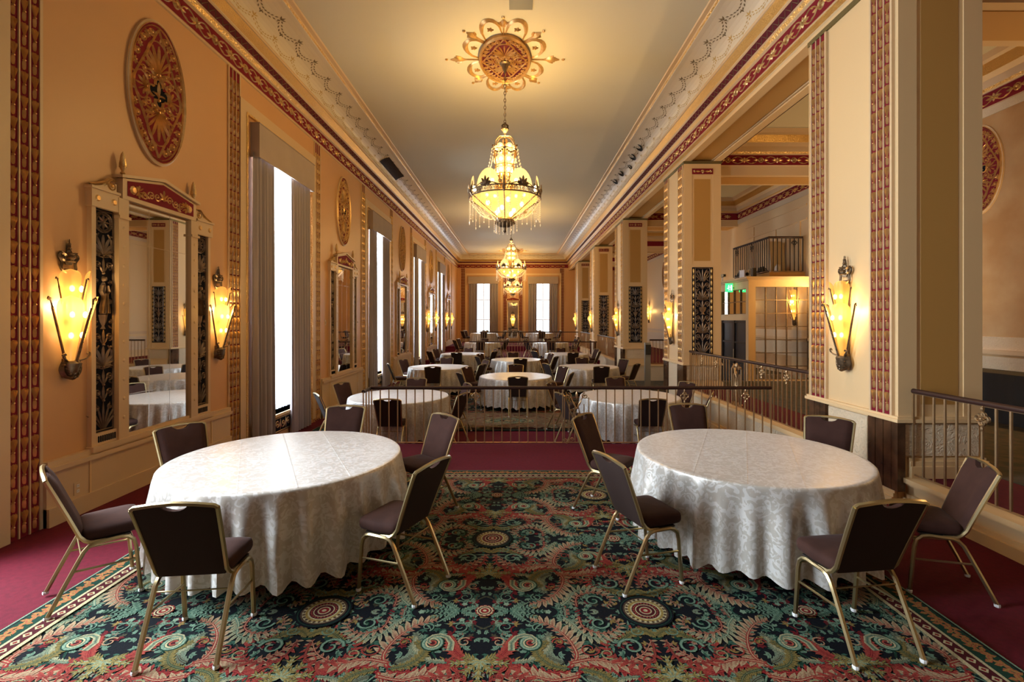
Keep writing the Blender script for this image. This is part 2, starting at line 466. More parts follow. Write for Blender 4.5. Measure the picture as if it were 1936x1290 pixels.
def ring(mb, x0, x1, y0, y1, prof):
    """sweep a moulding profile (distance from wall, height, material of the piece that follows) round a room"""
    for i in range(len(prof) - 1):
        (d, z, m), (e, w, _) = prof[i], prof[i + 1]
        A = [(x0 + d, y0 + d, z), (x0 + d, y1 - d, z), (x1 - d, y1 - d, z), (x1 - d, y0 + d, z)]
        B = [(x0 + e, y0 + e, w), (x0 + e, y1 - e, w), (x1 - e, y1 - e, w), (x1 - e, y0 + e, w)]
        for k in range(4): mb.quad(A[k], A[(k + 1) % 4], B[(k + 1) % 4], B[k], m)
def covept(t): return .30 + .54 * (1 - cos(t * pi / 2)), 6.41 + .28 * sin(t * pi / 2)
prof = [(0, 5.74, 'cream'), (.02, 5.75, 'cream'), (.02, 5.775, 'cream'), (.03, 5.78, 'crimson'), (.03, 6.04, 'cream'), (.06, 6.06, 'cream'), (.06, 6.075, 'rope'),
        (.09, 6.125, 'cream'), (.11, 6.14, 'maroon'), (.16, 6.235, 'cream'), (.18, 6.25, 'cream'), (.185, 6.265, 'goldrelief'), (.27, 6.37, 'cream'), (.285, 6.375, 'cream'), (.29, 6.40, 'cream')]
prof += [(*covept(i / 10), 'cove') for i in range(11)]
prof += [(.85, 6.695, 'rope'), (.875, 6.71, 'cream'), (.88, 6.73, 'cream'), (.95, 6.735, 'cream'), (.97, 6.752, 'cream')]
co_ = MB(); ring(co_, XL, XR, YB, YF, prof)
cornice = struct('trim_1', co_)

# painted and gilded ornament on the cornice
unit = Orn()
unit.ring(0, 0, .055, .014, .02, 12); unit.disc(0, 0, .032, .03)
for sx in (-1, 1):
    for sy in (-1, 1):
        pts = [(sx * (.06 + .33 * t), sy * (.085 * sin(pi * t) * (1 if t > .15 else .7) )) for t in [i / 9 for i in range(10)]]
        unit.rib(pts, .010, .014)
    unit.leaf(sx * .06, 0, 0 if sx > 0 else pi, .12, .022, .015)
    unit.leaf(sx * .16, .05, (.5 if sx > 0 else pi - .5), .07, .012, .012)
    unit.leaf(sx * .16, -.05, (-.5 if sx > 0 else pi + .5), .07, .012, .012)
loz = Orn()
for a in (0, pi / 2, pi, -pi / 2): loz.leaf(0, 0, a, .14 if abs(cos(a)) > .5 else .075, .024, .02)
for a in (.6, pi - .6, -.6, pi + .6): loz.leaf(0, 0, a, .11, .018, .016)
loz.disc(0, 0, .02, .03)
frz = Orn(); FU = P / 8
def frieze(length, n=None):
    o = Orn(); n = n or int(length / FU)
    for i in range(n):
        o.put(unit, (i + .25) * FU); o.put(loz, (i + .75) * FU)
    return o
Y0F = 2.0
NF = int((YF - Y0F) / FU) + 1
fo = MB(); fr = frieze(0, NF - 1)
zf = 5.91
fo.orn(fr, lambda u, v, h: (XL + .03 + h, Y0F + u, zf + v), 'goldpaint')
obj('frieze_ornament', fo, cornice)
fo = MB(); fo.orn(fr, lambda u, v, h: (XR - .03 - h, Y0F + u, zf + v), 'goldpaint')
obj('frieze_ornament', fo, cornice)
fo = MB(); fr2 = frieze(0, 10); fo.orn(fr2, lambda u, v, h: (XL + .2 + u, YF - .03 - h, zf + v), 'goldpaint')
obj('frieze_ornament', fo, cornice)
# zigzag leaves in the upper maroon band
def slope(d0, z0, d1, z1):
    def f(u, v, h):
        t = v; return d0 + (d1 - d0) * t + .8 * h, z0 + (z1 - z0) * t - .5 * h, u
    return f
zg = Orn(); n = int((YF - Y0F) / .16)
for i in range(n):
    u = i * .16
    zg.rib([(u, .1), (u + .08, .85), (u + .16, .1)], .012, .008)
fs = slope(.11, 6.14, .16, 6.235)
for sgn, X0 in ((1, XL), (-1, XR)):
    b_ = MB(); b_.orn(zg, lambda u, v, h: (X0 + sgn * fs(u, v, h)[0], Y0F + u, fs(u, v, h)[1]), 'vine'); obj('leaf_ornament', b_, cornice)
# garlands in the cove: v is the cove parameter 0..1
sw = Orn(); SU = P / 10
def garland(o, x, v0, drop, s):
    for k in range(9):
        t = (k + .5) / 9
        px = x + t * s; pv = v0 - drop * sin(pi * t)
        dx, dv = s, -drop * pi * cos(pi * t)
        a = atan2(dv, dx)
        for e in (-1, 1):
            o.leaf(px, pv + e * .024, a + e * .35, .07, .016, .002, n=2)
    o.disc(x, v0 + .02, .028, .003, 6)
    for a in (pi / 2, pi / 2 + .9, pi / 2 - .9, -pi / 2): o.leaf(x, v0, a, .10, .016, .002, n=2)
    o.leaf(x + s / 2, v0 - drop, -pi / 2, .10, .02, .002, n=2)
for sgn, X0 in ((1, XL), (-1, XR)):
    for (v0, m_, off) in ((.72, 'vine', 0), (.30, 'vinegold', .3)):
        o = Orn()
        for i in range(int((YF - Y0F) / SU) - 1): garland(o, off + i * SU, v0, .17, SU)
        def fc(u, v, h):
            d, z = covept(max(0, min(1, v)))
            return (X0 + sgn * (d + .003 + h), Y0F + u, z - .004 - h)
        b_ = MB(); b_.orn(o, fc, m_); obj('garland_ornament', b_, cornice)
for (v0, m_) in ((.72, 'vine'), (.30, 'vinegold')):
    o = Orn()
    for i in range(10): garland(o, i * SU, v0, .17, SU)
    def fc(u, v, h):
        d, z = covept(max(0, min(1, v))); return (XL + .95 + u, YF - d - .003 - h, z - .004 - h)
    b_ = MB(); b_.orn(o, fc, m_); obj('garland_ornament', b_, cornice)

# aisle: cross beams, cornices
bm_ = MB()
for yc in YC: bm_.box(XR + CD, XA, yc - .42, yc + .42, 5.36, ZA + .1, 'cream'); 
for yc in YC: bm_.box(XR + CD + .1, XA - .1, yc - .28, yc + .28, 5.35, 5.36, 'panel')
struct('trim_2', bm_, smooth=0)
ap = [(0, 5.58, 'cream'), (.025, 5.60, 'crimson'), (.025, 5.84, 'cream'), (.06, 5.86, 'rope'), (.09, 5.90, 'cream'), (.11, 6.02, 'cream'), (.20, 6.08, 'goldrelief'), (.30, 6.22, 'cream'), (.36, 6.25, 'cream'), (.42, ZA + .002, 'cream')]
ac = MB()
for a_, b__ in zip(YC[:-1], YC[1:]): ring(ac, XR + CD, XA, a_ + .42, b__ - .42, ap)
ring(ac, XR + CD, XA, YC[-1] + .42, YF, ap)
aisle_cornice = struct('trim_3', ac)
o5 = frieze(0, 4)
for yc in YC[2:5]:
    b_ = MB(); b_.orn(o5, lambda u, v, h: (XR + CD + .1 + u, yc - .42 - .025 - h, 5.72 + v * .95), 'goldpaint'); obj('frieze_ornament', b_, aisle_cornice)
o6 = frieze(0, 7)
for k in range(1, 6):
    b_ = MB(); b_.orn(o6, lambda u, v, h: (XA - .025 - h, YC[k] + .43 + u, 5.72 + v * .95), 'goldpaint'); obj('frieze_ornament', b_, aisle_cornice)

# wainscot of the left wall: low panels with a rail between the gilded strips
def wainscot(mb, y0, y1, z0):
    mb.box(XL, XL + .05, y0, y1, z0, .50, 'cream'); mb.box(XL, XL + .075, y0, y1, z0, z0 + .17, 'cream')
    mb.box(XL, XL + .085, y0, y1, .50, .545, 'cream'); mb.box(XL, XL + .06, y0, y1, .545, .60, 'cream')
    ym = (y0 + y1) / 2
    for yy in (ym - .98, ym + .96): mb.box(XL + .05, XL + .058, yy, yy + .02, z0 + .17, .50, 'pale')
bs = MB()
for i, ym in enumerate([YM[0] - P] + YM):
    z0 = 0 if ym < 7 else LOW if ym < Y2 else 0 if ym < Y3 else TOP
    wainscot(bs, ym - 1.42, ym + 1.42, z0)
struct('baseboard_left', bs)
# plinth of the aisle, moulded, under the railings
pl = MB()
def plinth(mb, y0, y1, z0):
    X = XR
    for (a, b, z_0, z_1) in ((.09, .2, z0, TOP - .0), (.04, .2, z0, z0 + .10), (.07, .2, z0 + .10, z0 + .14), (.06, .2, TOP - .07, TOP), (.03, .2, TOP - .045, TOP + .004)):
        mb.box(X + a, X + b, y0, y1, z_0, z_1, 'relief' if (a == .09) and z0 < 0 else 'pale')
for k in range(len(YC) - 1):
    if k == 3: continue
    ym = (YC[k] + YC[k + 1]) / 2
    plinth(pl, YC[k] + CL - .05, YC[k + 1] - CL + .05, 0 if ym < 7.4 or ym > Y2 else LOW)
pl.box(XR + .1, XA, YE1 - .06, YE1, LOW, TOP, 'relief'); pl.box(XR + .1, XA, YE1 - .1, YE1 + .05, TOP - .05, TOP + .01, 'pale')
pl.box(XR + .1, XA, YE0, YE0 + .06, LOW, TOP, 'relief')
struct('baseboard_right', pl)

# ------------------------------------------------------------------ gilded strips (local: x along the wall, y out, z up)
def strip_mesh(z0, z1, w=.30, name='gilded_strip'):
    mb = MB()
    mb.box(-w / 2, w / 2, -.01, .010, z0, z1, 'crimson')
    cw = (w - .04) / 3
    for i in range(4):
        x = -w / 2 + i * (w - .02) / 3
        mb.box(x - (.012 if i == 0 else -.004), x + .016 + (.012 if i == 3 else 0), -.01, .022, z0, z1, 'cream')
    o = Orn(); U = .214; n = int((z1 - z0 - .04) / U)
    for i in range(n):
        zz = z0 + .03 + i * U
        o.rib([(0, zz + .004), (0, zz + .016), (0, zz + .045), (0, zz + .072), (0, zz + .080)], [.006, .013, .0155, .014, .009], .018)   # cup
        o.disc(0, zz + .088, .013, .018, 6)
        for a, l in ((pi / 2, .112), (pi / 2 - .20, .108), (pi / 2 + .20, .108)): o.rib([(cos(a) * l * t, zz + .092 + sin(a) * l * t) for t in (0, .3, .6, .85, 1)], [.003, .005, .008, .009, .003], .020)
        o.rib([(-.026, zz + .195), (0, zz + .185), (.026, zz + .195)], .005, .012)
    for i in range(3):
        x = -w / 2 + .01 + (i + .5) * (w - .02) / 3
        mb.orn(o, lambda u, v, h: (x + u, .010 + h * 1.25, v), 'gold')
    return mb.mesh(name)
S_wall = strip_mesh(0.0, 5.74)
S_low = strip_mesh(-.28, 5.74)
S_top = strip_mesh(.3, 5.74)
S_col = strip_mesh(.92, 5.52)
n = 2
for ym in [YM[0] - P] + YM:
    for s in (-1, 1):
        yy = ym + s * 1.585
        if yy < 0: continue
        me = S_wall if yy < 7.43 or Y2 < yy < Y3 else S_low if yy < Y2 else S_top
        o = bpy.data.objects.new('trim_4', me); COL.objects.link(o); o['kind'] = 'structure'
        o.location = (XL, yy, 0); o.rotation_euler = (0, 0, -pi / 2)
for x in (-3.9, -.78, .36, 3.42):
    o = bpy.data.objects.new('trim_4', S_top); COL.objects.link(o); o['kind'] = 'structure'
    o.location = (x, YF, 0); o.rotation_euler = (0, 0, pi)

# ------------------------------------------------------------------ grille ornament
def grille_orn(w, h, fig=True):
    """scrolls, palmettes, urn filling a panel w wide, h high, centred on x, from z = 0"""
    o = Orn(); q = w / 2
    def pair(f):
        for s in (-1, 1): f(s)
    z = .02; k = 0
    items = ['fan', 'scroll', 'scroll', 'palm', 'scroll', 'urn', 'lady', 'scroll', 'palm', 'wheel'] if fig else ['fan', 'scroll', 'palm', 'scroll', 'urn', 'scroll', 'palm', 'scroll', 'fan']
    hs = {'fan': .30, 'scroll': .17, 'palm': .26, 'urn': .16, 'lady': .44, 'wheel': w * .98}
    tot = sum(hs[i] for i in items); sc = (h - .03) / tot
    for it in items:
        H_ = hs[it] * sc; zc = z + H_ / 2
        if it == 'fan':
            for i in range(-3, 4): o.leaf(i * q * .08, z, pi / 2 + i * -.16, H_ * (1.0 - .05 * abs(i)), q * .085, .012, bend=-i * .18)
            pair(lambda s: o.spiral(s * q * .68, z + H_ * .75, q * .22, pi / 2, s * 1.2, q * .06, .01))
        elif it == 'scroll':
            pair(lambda s: (o.spiral(s * q * .58, zc, q * .34, -pi / 2, s * 1.35, q * .075, .012), o.leaf(0, z, pi / 2 - s * .8, H_ * .6, q * .07, .01, bend=s * .5),
                            o.leaf(s * q * .9, z + H_, pi / 2 + s * .9, q * .5, q * .08, .01)))
            o.leaf(0, z, pi / 2, H_ * .95, q * .12, .014); o.disc(0, z, q * .13, .016)
        elif it == 'palm':
            o.palmette(0, z + H_ * .08, pi / 2, H_ * .85, .014, 9, 2.0)
            pair(lambda s: (o.rib([(0, z), (s * q * .5, z + H_ * .05), (s * q * .85, z + H_ * .35), (s * q * .8, z + H_ * .75), (s * q * .45, z + H_ * .98)], [q * .06, q * .08, q * .09, q * .07, q * .05], .012),
                            o.disc(s * q * .8, z + H_ * .9, q * .12, .014)))
        elif it == 'urn':
            o.rib([(-q * .45, z + H_), (q * .45, z + H_)], q * .07, .014)
            o.rib([(0, z + H_ * .95), (0, z + H_ * .5), (0, z + H_ * .2), (0, z)], [q * .5, q * .35, q * .12, q * .3], .02)
            pair(lambda s: o.spiral(s * q * .7, zc, q * .2, pi / 2, -s, q * .05, .01))
        elif it == 'lady':
            o.rib([(0, z + H_ * t) for t in (0, .06, .2, .38, .5, .56, .66, .74, .78)], [q * .2, q * .42, q * .34, q * .2, q * .17, q * .2, q * .3, q * .2, q * .07], .03)
            o.disc(0, z + H_ * .86, q * .17, .035, 10, H_ * .075)
            for i in (-2, -1, 1, 2): o.rib([(i * q * .06, z + H_ * .5), (i * q * .17, z + H_ * .02)], q * .035, .035)
            pair(lambda s: (o.rib([(s * q * .25, z + H_ * .7), (s * q * .42, z + H_ * .55), (s * q * .15, z + H_ * .45)], q * .07, .03),
                            o.spiral(s * q * .72, z + H_ * .8, q * .2, 0, s * 1.2, q * .05, .01), o.spiral(s * q * .72, z + H_ * .3, q * .22, 0, -s * 1.2, q * .06, .01),
                            o.leaf(s * q * .9, z + H_ * .4, pi / 2, H_ * .3, q * .07, .01)))
        else:
            r = min(q, H_ / 2) * .92
            o.ring(0, zc, r, .008, .012, 24); o.ring(0, zc, r * .78, .006, .01, 20)
            for i in range(8): o.leaf(0, zc, i * pi / 4, r * .75, r * .12, .012, n=3)
            for i in range(24): o.disc(r * .89 * cos(i * pi / 12), zc + r * .89 * sin(i * pi / 12), r * .06, .014, 5)
            o.disc(0, zc, r * .14, .02)
        z += H_
    for s in (-1, 1): o.rib([(s * q * .98, .0), (s * q * .98, h)], q * .045, .012)
    o.rib([(-q, .008), (q, .008)], .008, .01); o.rib([(-q, h - .008), (q, h - .008)], .008, .01)
    return o

# ------------------------------------------------------------------ columns
def column_root(yc, k):
    z0 = 0 if yc < 7 else LOW if yc < Y2 else 0 if yc < Y3 else TOP
    mb = MB(); X0, X1, A, B = XR, XR + CD, yc - CL, yc + CL
    i_ = .012
    mb.box(X0 + i_, X1 - i_, A + i_, B - i_, z0, ZB - .04, 'pale')
    zc = .86
    for (z_0, z_1, e) in ((zc, zc + .035, .035), (zc + .035, zc + .06, .02)): mb.box(X0 - e, X1 + e, A - e, B + e, z_0, z_1, 'pale')
    zb = TOP + .0
    for (z_0, z_1, e) in ((z0, z0 + .09, .05), (z0 + .09, z0 + .13, .035), (z0 + .13, z0 + .16, .02)): mb.box(X0 - e, X0 + .3, A - e if z0 == TOP else A + .02, B + e if z0 == TOP else B - .02, z_0, z_1, 'pale')
    for (z_0, z_1, e) in ((TOP, TOP + .12, .05), (TOP + .12, TOP + .17, .035), (TOP + .17, TOP + .2, .02)): mb.box(X0 + .1, X1 + e, A - e, B + e, z_0, z_1, 'pale')
    # frames of the recessed panels on the two short faces
    for Yf, s in ((A, -1), (B, 1)):
        def bx(x0, x1, z_0, z_1, d, m): mb.box(x0, x1, min(Yf, Yf + s * d), max(Yf, Yf + s * d), z_0, z_1, m)
        # stiles proud of the shaft, so that the middle reads as a sunk panel
        Yp = Yf - s * i_
        p0, p1 = (3.16, 5.22) if k > 0 else (zc + .06, 5.22)
        mb.box(X0 + .24, X1 - .24, min(Yp, Yp + s * .003), max(Yp, Yp + s * .003), p0 + .12, p1 - .04, 'panel')
        for (a, b, c, d) in ((X0, X0 + .19, zc + .06, ZB - .11), (X1 - .19, X1, zc + .06, ZB - .11), (X0 + .19, X1 - .19, 5.27, ZB - .11)):
            mb.box(a, b, min(Yp, Yf), max(Yp, Yf), c, d, 'pale')
        if k > 0: mb.box(X0 + .19, X1 - .19, min(Yp, Yf), max(Yp, Yf), 3.14, p0 + .06, 'pale')
        mb.box(X0 + .05, X1 - .05, min(Yf, Yf + s * .012), max(Yf, Yf + s * .012), TOP + .22, zc - .02, 'relief')
    mb.box(X0 - .012, X0, A + .42, B - .42, z0 + .18, zc - .02, 'relief')
    o = struct('column', mb, smooth=0)
    for Yf, s in ((A, -1),):
        pb = MB(); pb.box(X0 + .19, X1 - .19, Yf - .014, Yf, 5.29, 5.42, 'crimson')
        oo = Orn(); oo.rosette(0, 0, .045, .012)
        for e in (-1, 1): oo.leaf(e * .05, 0, 0 if e > 0 else pi, .12, .022, .01); oo.rosette(e * .19, 0, .035, .01, 6)
        pb.orn(oo, lambda u, v, h: (X0 + CD / 2 + u, Yf - .014 - h, 5.355 + v), 'goldpaint')
        obj('plaque', pb, o)
        if k > 0:
            g = MB(); w = CD - .38
            g.box(X0 + .19, X1 - .19, Yf - .008, Yf, 1.1, 3.13, 'grillebg')
            go = grille_orn(w * .72, 2.0, False)
            g.orn(go, lambda u, v, h: (X0 + CD / 2 + u, Yf - .008 - h, 1.115 + v), 'grille')
            be = Orn()
            for e in (-1, 1):
                for i in range(14): be.leaf(e * w * .43, .02 + i * .142, pi / 2, .13, .022, .012, n=3)
            g.orn(be, lambda u, v, h: (X0 + CD / 2 + u, Yf - .008 - h, 1.115 + v), 'goldrelief')
            obj('grille_panel', g, o)
    for s in (-1, 1):                              # gilded strips and the marble blocks below them
        t = bpy.data.objects.new('gilded_strip', S_col); COL.objects.link(t); t.parent = o
        t.location = (X0, yc + s * (CL - .22), 0); t.rotation_euler = (0, 0, pi / 2)
        mm = MB()
        c0 = yc + s * (CL - .22) - .17
        for j in range(3): mm.box(X0 - .03, X0 + .02, c0 + .005 + j * .112, c0 + .108 + j * .112, z0 + .16, zc, 'marble')
        mm.box(X0 - .02, X0 + .02, c0, c0 + .34, z0 + .16, zc, 'marble')
        if s < 0: mm.box(X0 - .03, X0 + .05, A - .03, A + .05, z0 + .16, zc, 'marble')
        obj('marble_block', mm, o)
    return o
for k, yc in enumerate(YC):
    if k == 0: continue
    column_root(yc, k - 2)

# ------------------------------------------------------------------ windows
def window_set(hw, z0, z1, grille=True):
    mb = MB()                                      # local: y out of the wall, opening behind
    for s in (-1, 1):
        if not grille: break
        mb.box(*sorted((s * (hw + .30), s * (hw + .47))), 0, .035, z0 if z0 > .5 else -.2, 5.23, 'cream')
        mb.box(*sorted((s * (hw + .27), s * (hw + .31))), 0, .045, z0 if z0 > .5 else -.2, 5.20, 'rope')
    if grille: mb.box(-hw - .47, hw + .47, 0, .0352, 5.23, 5.40, 'cream'); mb.box(-hw - .3, hw + .3, 0, .045, 5.20, 5.235, 'rope')
    mb.box(-hw - .02, hw + .02, -.34, .03, z0 - .05, z0, 'pale')
    mb.box(-hw, hw, -.40, -.36, z0, z0 + .07, 'frame'); mb.box(-hw, hw, -.40, -.36, z1 - .07, z1, 'frame')
    for s in (-1, 1): mb.box(*sorted((s * hw, s * (hw - .07))), -.40, -.36, z0, z1, 'frame')
    mb.box(-.03, .03, -.40, -.36, z0, z1, 'frame')
    for f in (.25, .62): mb.box(-hw, hw, -.40, -.36, z0 + (z1 - z0) * f - .03, z0 + (z1 - z0) * f + .03, 'frame')
    o = struct('window_1', mb, smooth=0)
    pn = MB(); pn.box(-hw, hw, -.385, -.379, z0, z1, 'pane'); obj('pane', pn, o, smooth=0)
    if grille:
        g = MB(); g.box(-hw, hw, 0, .012, -.14, .13, 'grillebg'); go = Orn()
        for i in range(9):
            x = -hw + .12 + i * (2 * hw - .24) / 8
            go.spiral(x, 0, .07, 0, 1.3 if i % 2 else -1.3, .014, .012); go.leaf(x + .1, -.1, pi / 2, .2, .018, .012)
        go.rib([(-hw, .12), (hw, .12)], .012, .014); go.rib([(-hw, -.12), (hw, -.12)], .012, .014)
        g.orn(go, lambda u, v, h: (u, .012 + h, v), 'railbronze'); obj('radiator_grille', g, o)
    return o
win = window_set(HW, WZ0, WZ1)
win.location = (XL, YW[0], 0); win.rotation_euler = (0, 0, -pi / 2)
for i, y in enumerate(YW[1:-1]):
    w_ = dup(win, (XL, y, 0), -pi / 2); w_.name = f'window_{i + 2}'
fwin = window_set(.72, .95, 4.95, False); fwin.name = 'window_8'
fwin.location = (-2.38, YF, 0); fwin.rotation_euler = (0, 0, pi)
w_ = dup(fwin, (2.02, YF, 0), pi); w_.name = 'window_9'
ef = MB()
for (x0, x1) in ((-3.72, -.98), (.58, 3.37)):
    for (a, b, z0, z1) in ((x0, x0 + .13, TOP, 5.24), (x1 - .13, x1, TOP, 5.24), (x0, x1, 5.24, 5.38)): ef.box(a, b, YF - .04, YF, z0, z1, 'pale')
struct('trim_6', ef, smooth=0)

def drape_mesh(w, z0, z1, folds, amp, seed, flare=0.0, m='drape', name='drape'):
    R = random.Random(seed); nx = folds * 8; nz = 10; mb = MB(); V = []; Fs = []
    ph = [R.uniform(-.5, .5) for _ in range(folds + 1)]; am = [R.uniform(.7, 1.2) for _ in range(folds + 1)]
    for j in range(nz + 1):
        t = j / nz; z = z1 + (z0 - z1) * t
        for i in range(nx + 1):
            s = i / nx; f = s * folds; k = min(int(f), folds - 1); fr_ = f - k
            a = am[k] * (1 - fr_) + am[k + 1] * fr_; p = ph[k] * (1 - fr_) + ph[k + 1] * fr_
            V.append(((s - .5) * w + flare * t * s + .012 * sin(f * 2 * pi * .5 + t * 2), amp * a * (.55 + .45 * t) * sin(2 * pi * f + p + .25 * t), z))
    for j in range(nz):
        for i in range(nx):
            a = j * (nx + 1) + i; Fs.append((a, a + 1, a + nx + 2, a + nx + 1))
    mb.add(V, Fs, m)
    return mb.mesh(name, 80)
D_a = drape_mesh(.66, LOW + .03, 4.65, 6, .045, 3)
D_b = drape_mesh(.80, LOW + .03, 4.65, 7, .045, 5)
D_c = drape_mesh(.66, .03, 4.65, 6, .045, 3)
D_d = drape_mesh(.80, .03, 4.65, 7, .045, 5)
SHEER = drape_mesh(1.86, .22, 4.9, 16, .02, 9, m='sheer', name='sheer_curtain')
def valance_box(w, y1, z0):
    v = MB(); v.box(-w, w, y1 - .015, y1, z0, 5.12, 'valance'); v.box(-w - .01, w + .01, 0, y1 + .01, 5.12, 5.135, 'valance')
    for s in (-1, 1): v.box(*sorted((s * w, s * (w - .015))), 0, y1 - .015, z0, 5.12, 'valance')
    return v
VAL = valance_box(1.08, .15, 4.57)
VAL = VAL.mesh('valance', 0)
def mesh_thing(name, me, loc, rz, label, cat, group=None):
    o = bpy.data.objects.new(name, me); COL.objects.link(o); o.location = loc; o.rotation_euler = (0, 0, rz)
    return tag(o, label, cat, group)
ORD = ['nearest', 'second', 'third', 'fourth', 'fifth']
for i, y in enumerate(YW[2:6]):
    w_ = f'{ORD[i]} window of the left wall'
    d1, d2 = (D_a, D_b) if y < Y2 else (D_c, D_d)
    mesh_thing('valance', VAL, (XL, y, 0), -pi / 2, f'tan suede box valance over the {w_}', 'valance', 'valances over the windows')
    mesh_thing('drape', d1, (XL + .075, y - .79, 0), -pi / 2, f'grey brown drape on the near side of the {w_}', 'curtain', 'drapes at the windows')
    mesh_thing('drape', d2, (XL + .075, y + .60, 0), -pi / 2, f'grey brown drape on the far side of the {w_}', 'curtain', 'drapes at the windows')
    mesh_thing('sheer_curtain', SHEER, (XL - .2, y, 0), -pi / 2, f'white sheer curtain hanging in the {w_}', 'curtain', 'sheer curtains')
D_e = drape_mesh(.62, TOP + .03, 4.68, 6, .045, 13)
VALF = valance_box(1.12, .17, 4.6).mesh('valance', 0)
for x, nm in ((-2.38, 'left'), (2.02, 'right')):
    mesh_thing('valance', VALF, (x, YF, 0), pi, f'tan box valance over the {nm} window of the end wall', 'valance', 'valances over the windows')
    for s, sd in ((-1, 'left'), (1, 'right')):
        mesh_thing('drape', D_e, (x + s * .77, YF - .08, 0), pi, f'grey brown drape on the {sd} side of the {nm} end wall window', 'curtain', 'drapes at the windows')
# ------------------------------------------------------------------ wall medallions
def medallion_orn(a, b):
    """oval of half axes a, b with a lozenge, palmettes, rosettes; returns outer ornament"""
    o = Orn()
    o.ring(0, 0, a, .022, .03, 48, ry=b); o.ring(0, 0, a * .93, .008, .02, 48, ry=b * .96)
    L = [(0, b * .93), (a * .9, 0), (0, -b * .93), (-a * .9, 0), (0, b * .93)]
    for p, q in zip(L[:-1], L[1:]): o.rib([p, q], .011, .022)
    for s in (-1, 1):
        o.palmette(0, s * b * .27, s * pi / 2, b * .42, .03, 11, 2.1, w=.0155)
        o.ring(0, s * b * .48, a * .40, .009, .018, 22, ry=b * .27)
        for e in (-1, 1): o.spiral(e * .045, s * b * .25, .03, 0, e * 1.2, .008, .02)
        o.palmette(s * a * .44, 0, 0 if s > 0 else pi, a * .34, .024, 7, 2.4, w=.012)
        o.ring(s * a * .58, 0, a * .24, .009, .016, 16, ry=b * .19)
    # centre quatrefoil with a lily
    for cx, cy in ((0, .11), (0, -.11), (.11, 0), (-.11, 0)):
        aa = atan2(cy, cx); o.ring(cx, cy, .062, .012, .03, 12, a0=aa - 2.0, a1=aa + 2.0)
    o.leaf(0, -.06, pi / 2, .2, .022, .03)
    for s in (-1, 1): o.leaf(0, -.05, pi / 2 - s * .3, .12, .014, .026, bend=-s * 1.6)
    o.disc(0, -.08, .022, .03)
    for sx in (-1, 1):
        for sy in (-1, 1):
            for (u, v, r) in ((.36, .17, .075), (.24, .30, .06), (.50, .24, .06), (.38, .34, .05), (.52, .36, .04), (.18, .20, .05)):
                if v > .3: o.rosette(sx * a * u, sy * b * v, r * .7, .018, 7)
                else: o.spiral(sx * a * u, sy * b * v, r * .62, 0, sx * sy * 1.4, .009, .016)
            for t in range(8):
                th = (.14 + t * .19); rr = .84
                x, y = a * rr * cos(th), b * (rr + .02) * sin(th)
                if abs(x) / (a * .9) + abs(y) / (b * .93) > 1.06:
                    if t % 2: o.rosette(sx * x, sy * y, .05, .022, 7)
                    else: o.ring(sx * x, sy * y, .036, .009, .02, 10); o.disc(sx * x, sy * y, .018, .026)
                o.leaf(sx * x * .93, sy * y * .96, th * sx, .06, .012, .015)
    return o
def medallion_mesh(a, b):
    mb = MB(); n = 48
    prof_ = [(1.04, 0), (1.04, .03), (1.0, .045), (.97, .03), (.95, .02), (0.001, .02)]
    V = []; Fs = []; 
    for (r, y) in prof_: V += [(a * r * cos(2 * pi * i / n), y, b * r * sin(2 * pi * i / n)) for i in range(n)]
    for j in range(len(prof_) - 1):
        for i in range(n): Fs.append((j * n + i, j * n + (i + 1) % n, (j + 1) * n + (i + 1) % n, (j + 1) * n + i))
    k1 = 2 * n
    mb.add(V, Fs[:k1], 'cream'); mb.add(V, Fs[k1:], 'crimson')
    body = mb.mesh('medallion')
    om = MB(); om.orn(medallion_orn(a, b), lambda u, v, h: (u, .02 + h, v), 'gold')
    bk = MB(); bk.add([(x * .9, .022, z * .9) for x, z in [(.15 * cos(t * pi / 8) * (1 + .25 * cos(t * pi / 2)), .15 * sin(t * pi / 8) * (1 + .25 * cos(t * pi / 2))) for t in range(16)]], [tuple(range(16))], 'grillebg')
    return body, om.mesh('gilded_ornament'), bk.mesh('dark_centre', 0)
MED = medallion_mesh(.455, .83)
MED_S = medallion_mesh(.43, .76)
def put_medallion(ms, loc, rz, label, rx=None):
    o = bpy.data.objects.new('wall_medallion', ms[0]); COL.objects.link(o); o.location = loc; o.rotation_euler = (rx or 0, 0, rz)
    for nm, me in (('gilded_ornament', ms[1]), ('lily_backing', ms[2])):
        c = bpy.data.objects.new(nm, me); COL.objects.link(c); c.parent = o
    return tag(o, label, 'medallion', 'oval gilded medallions')
for i, y in enumerate(YM):
    put_medallion(MED, (XL, y, 4.63), -pi / 2, f'oval gold and crimson relief medallion above the {ORD[i]} mirror of the left wall')
put_medallion(MED_S, (XA, 8.55, 4.55), pi / 2, 'oval gold and crimson medallion on the mottled aisle wall behind the nearest column')
put_medallion(MED_S, (XA, 20.9 + 5.6, 4.4), pi / 2, 'oval medallion on the pale aisle wall seen between the second and third columns')

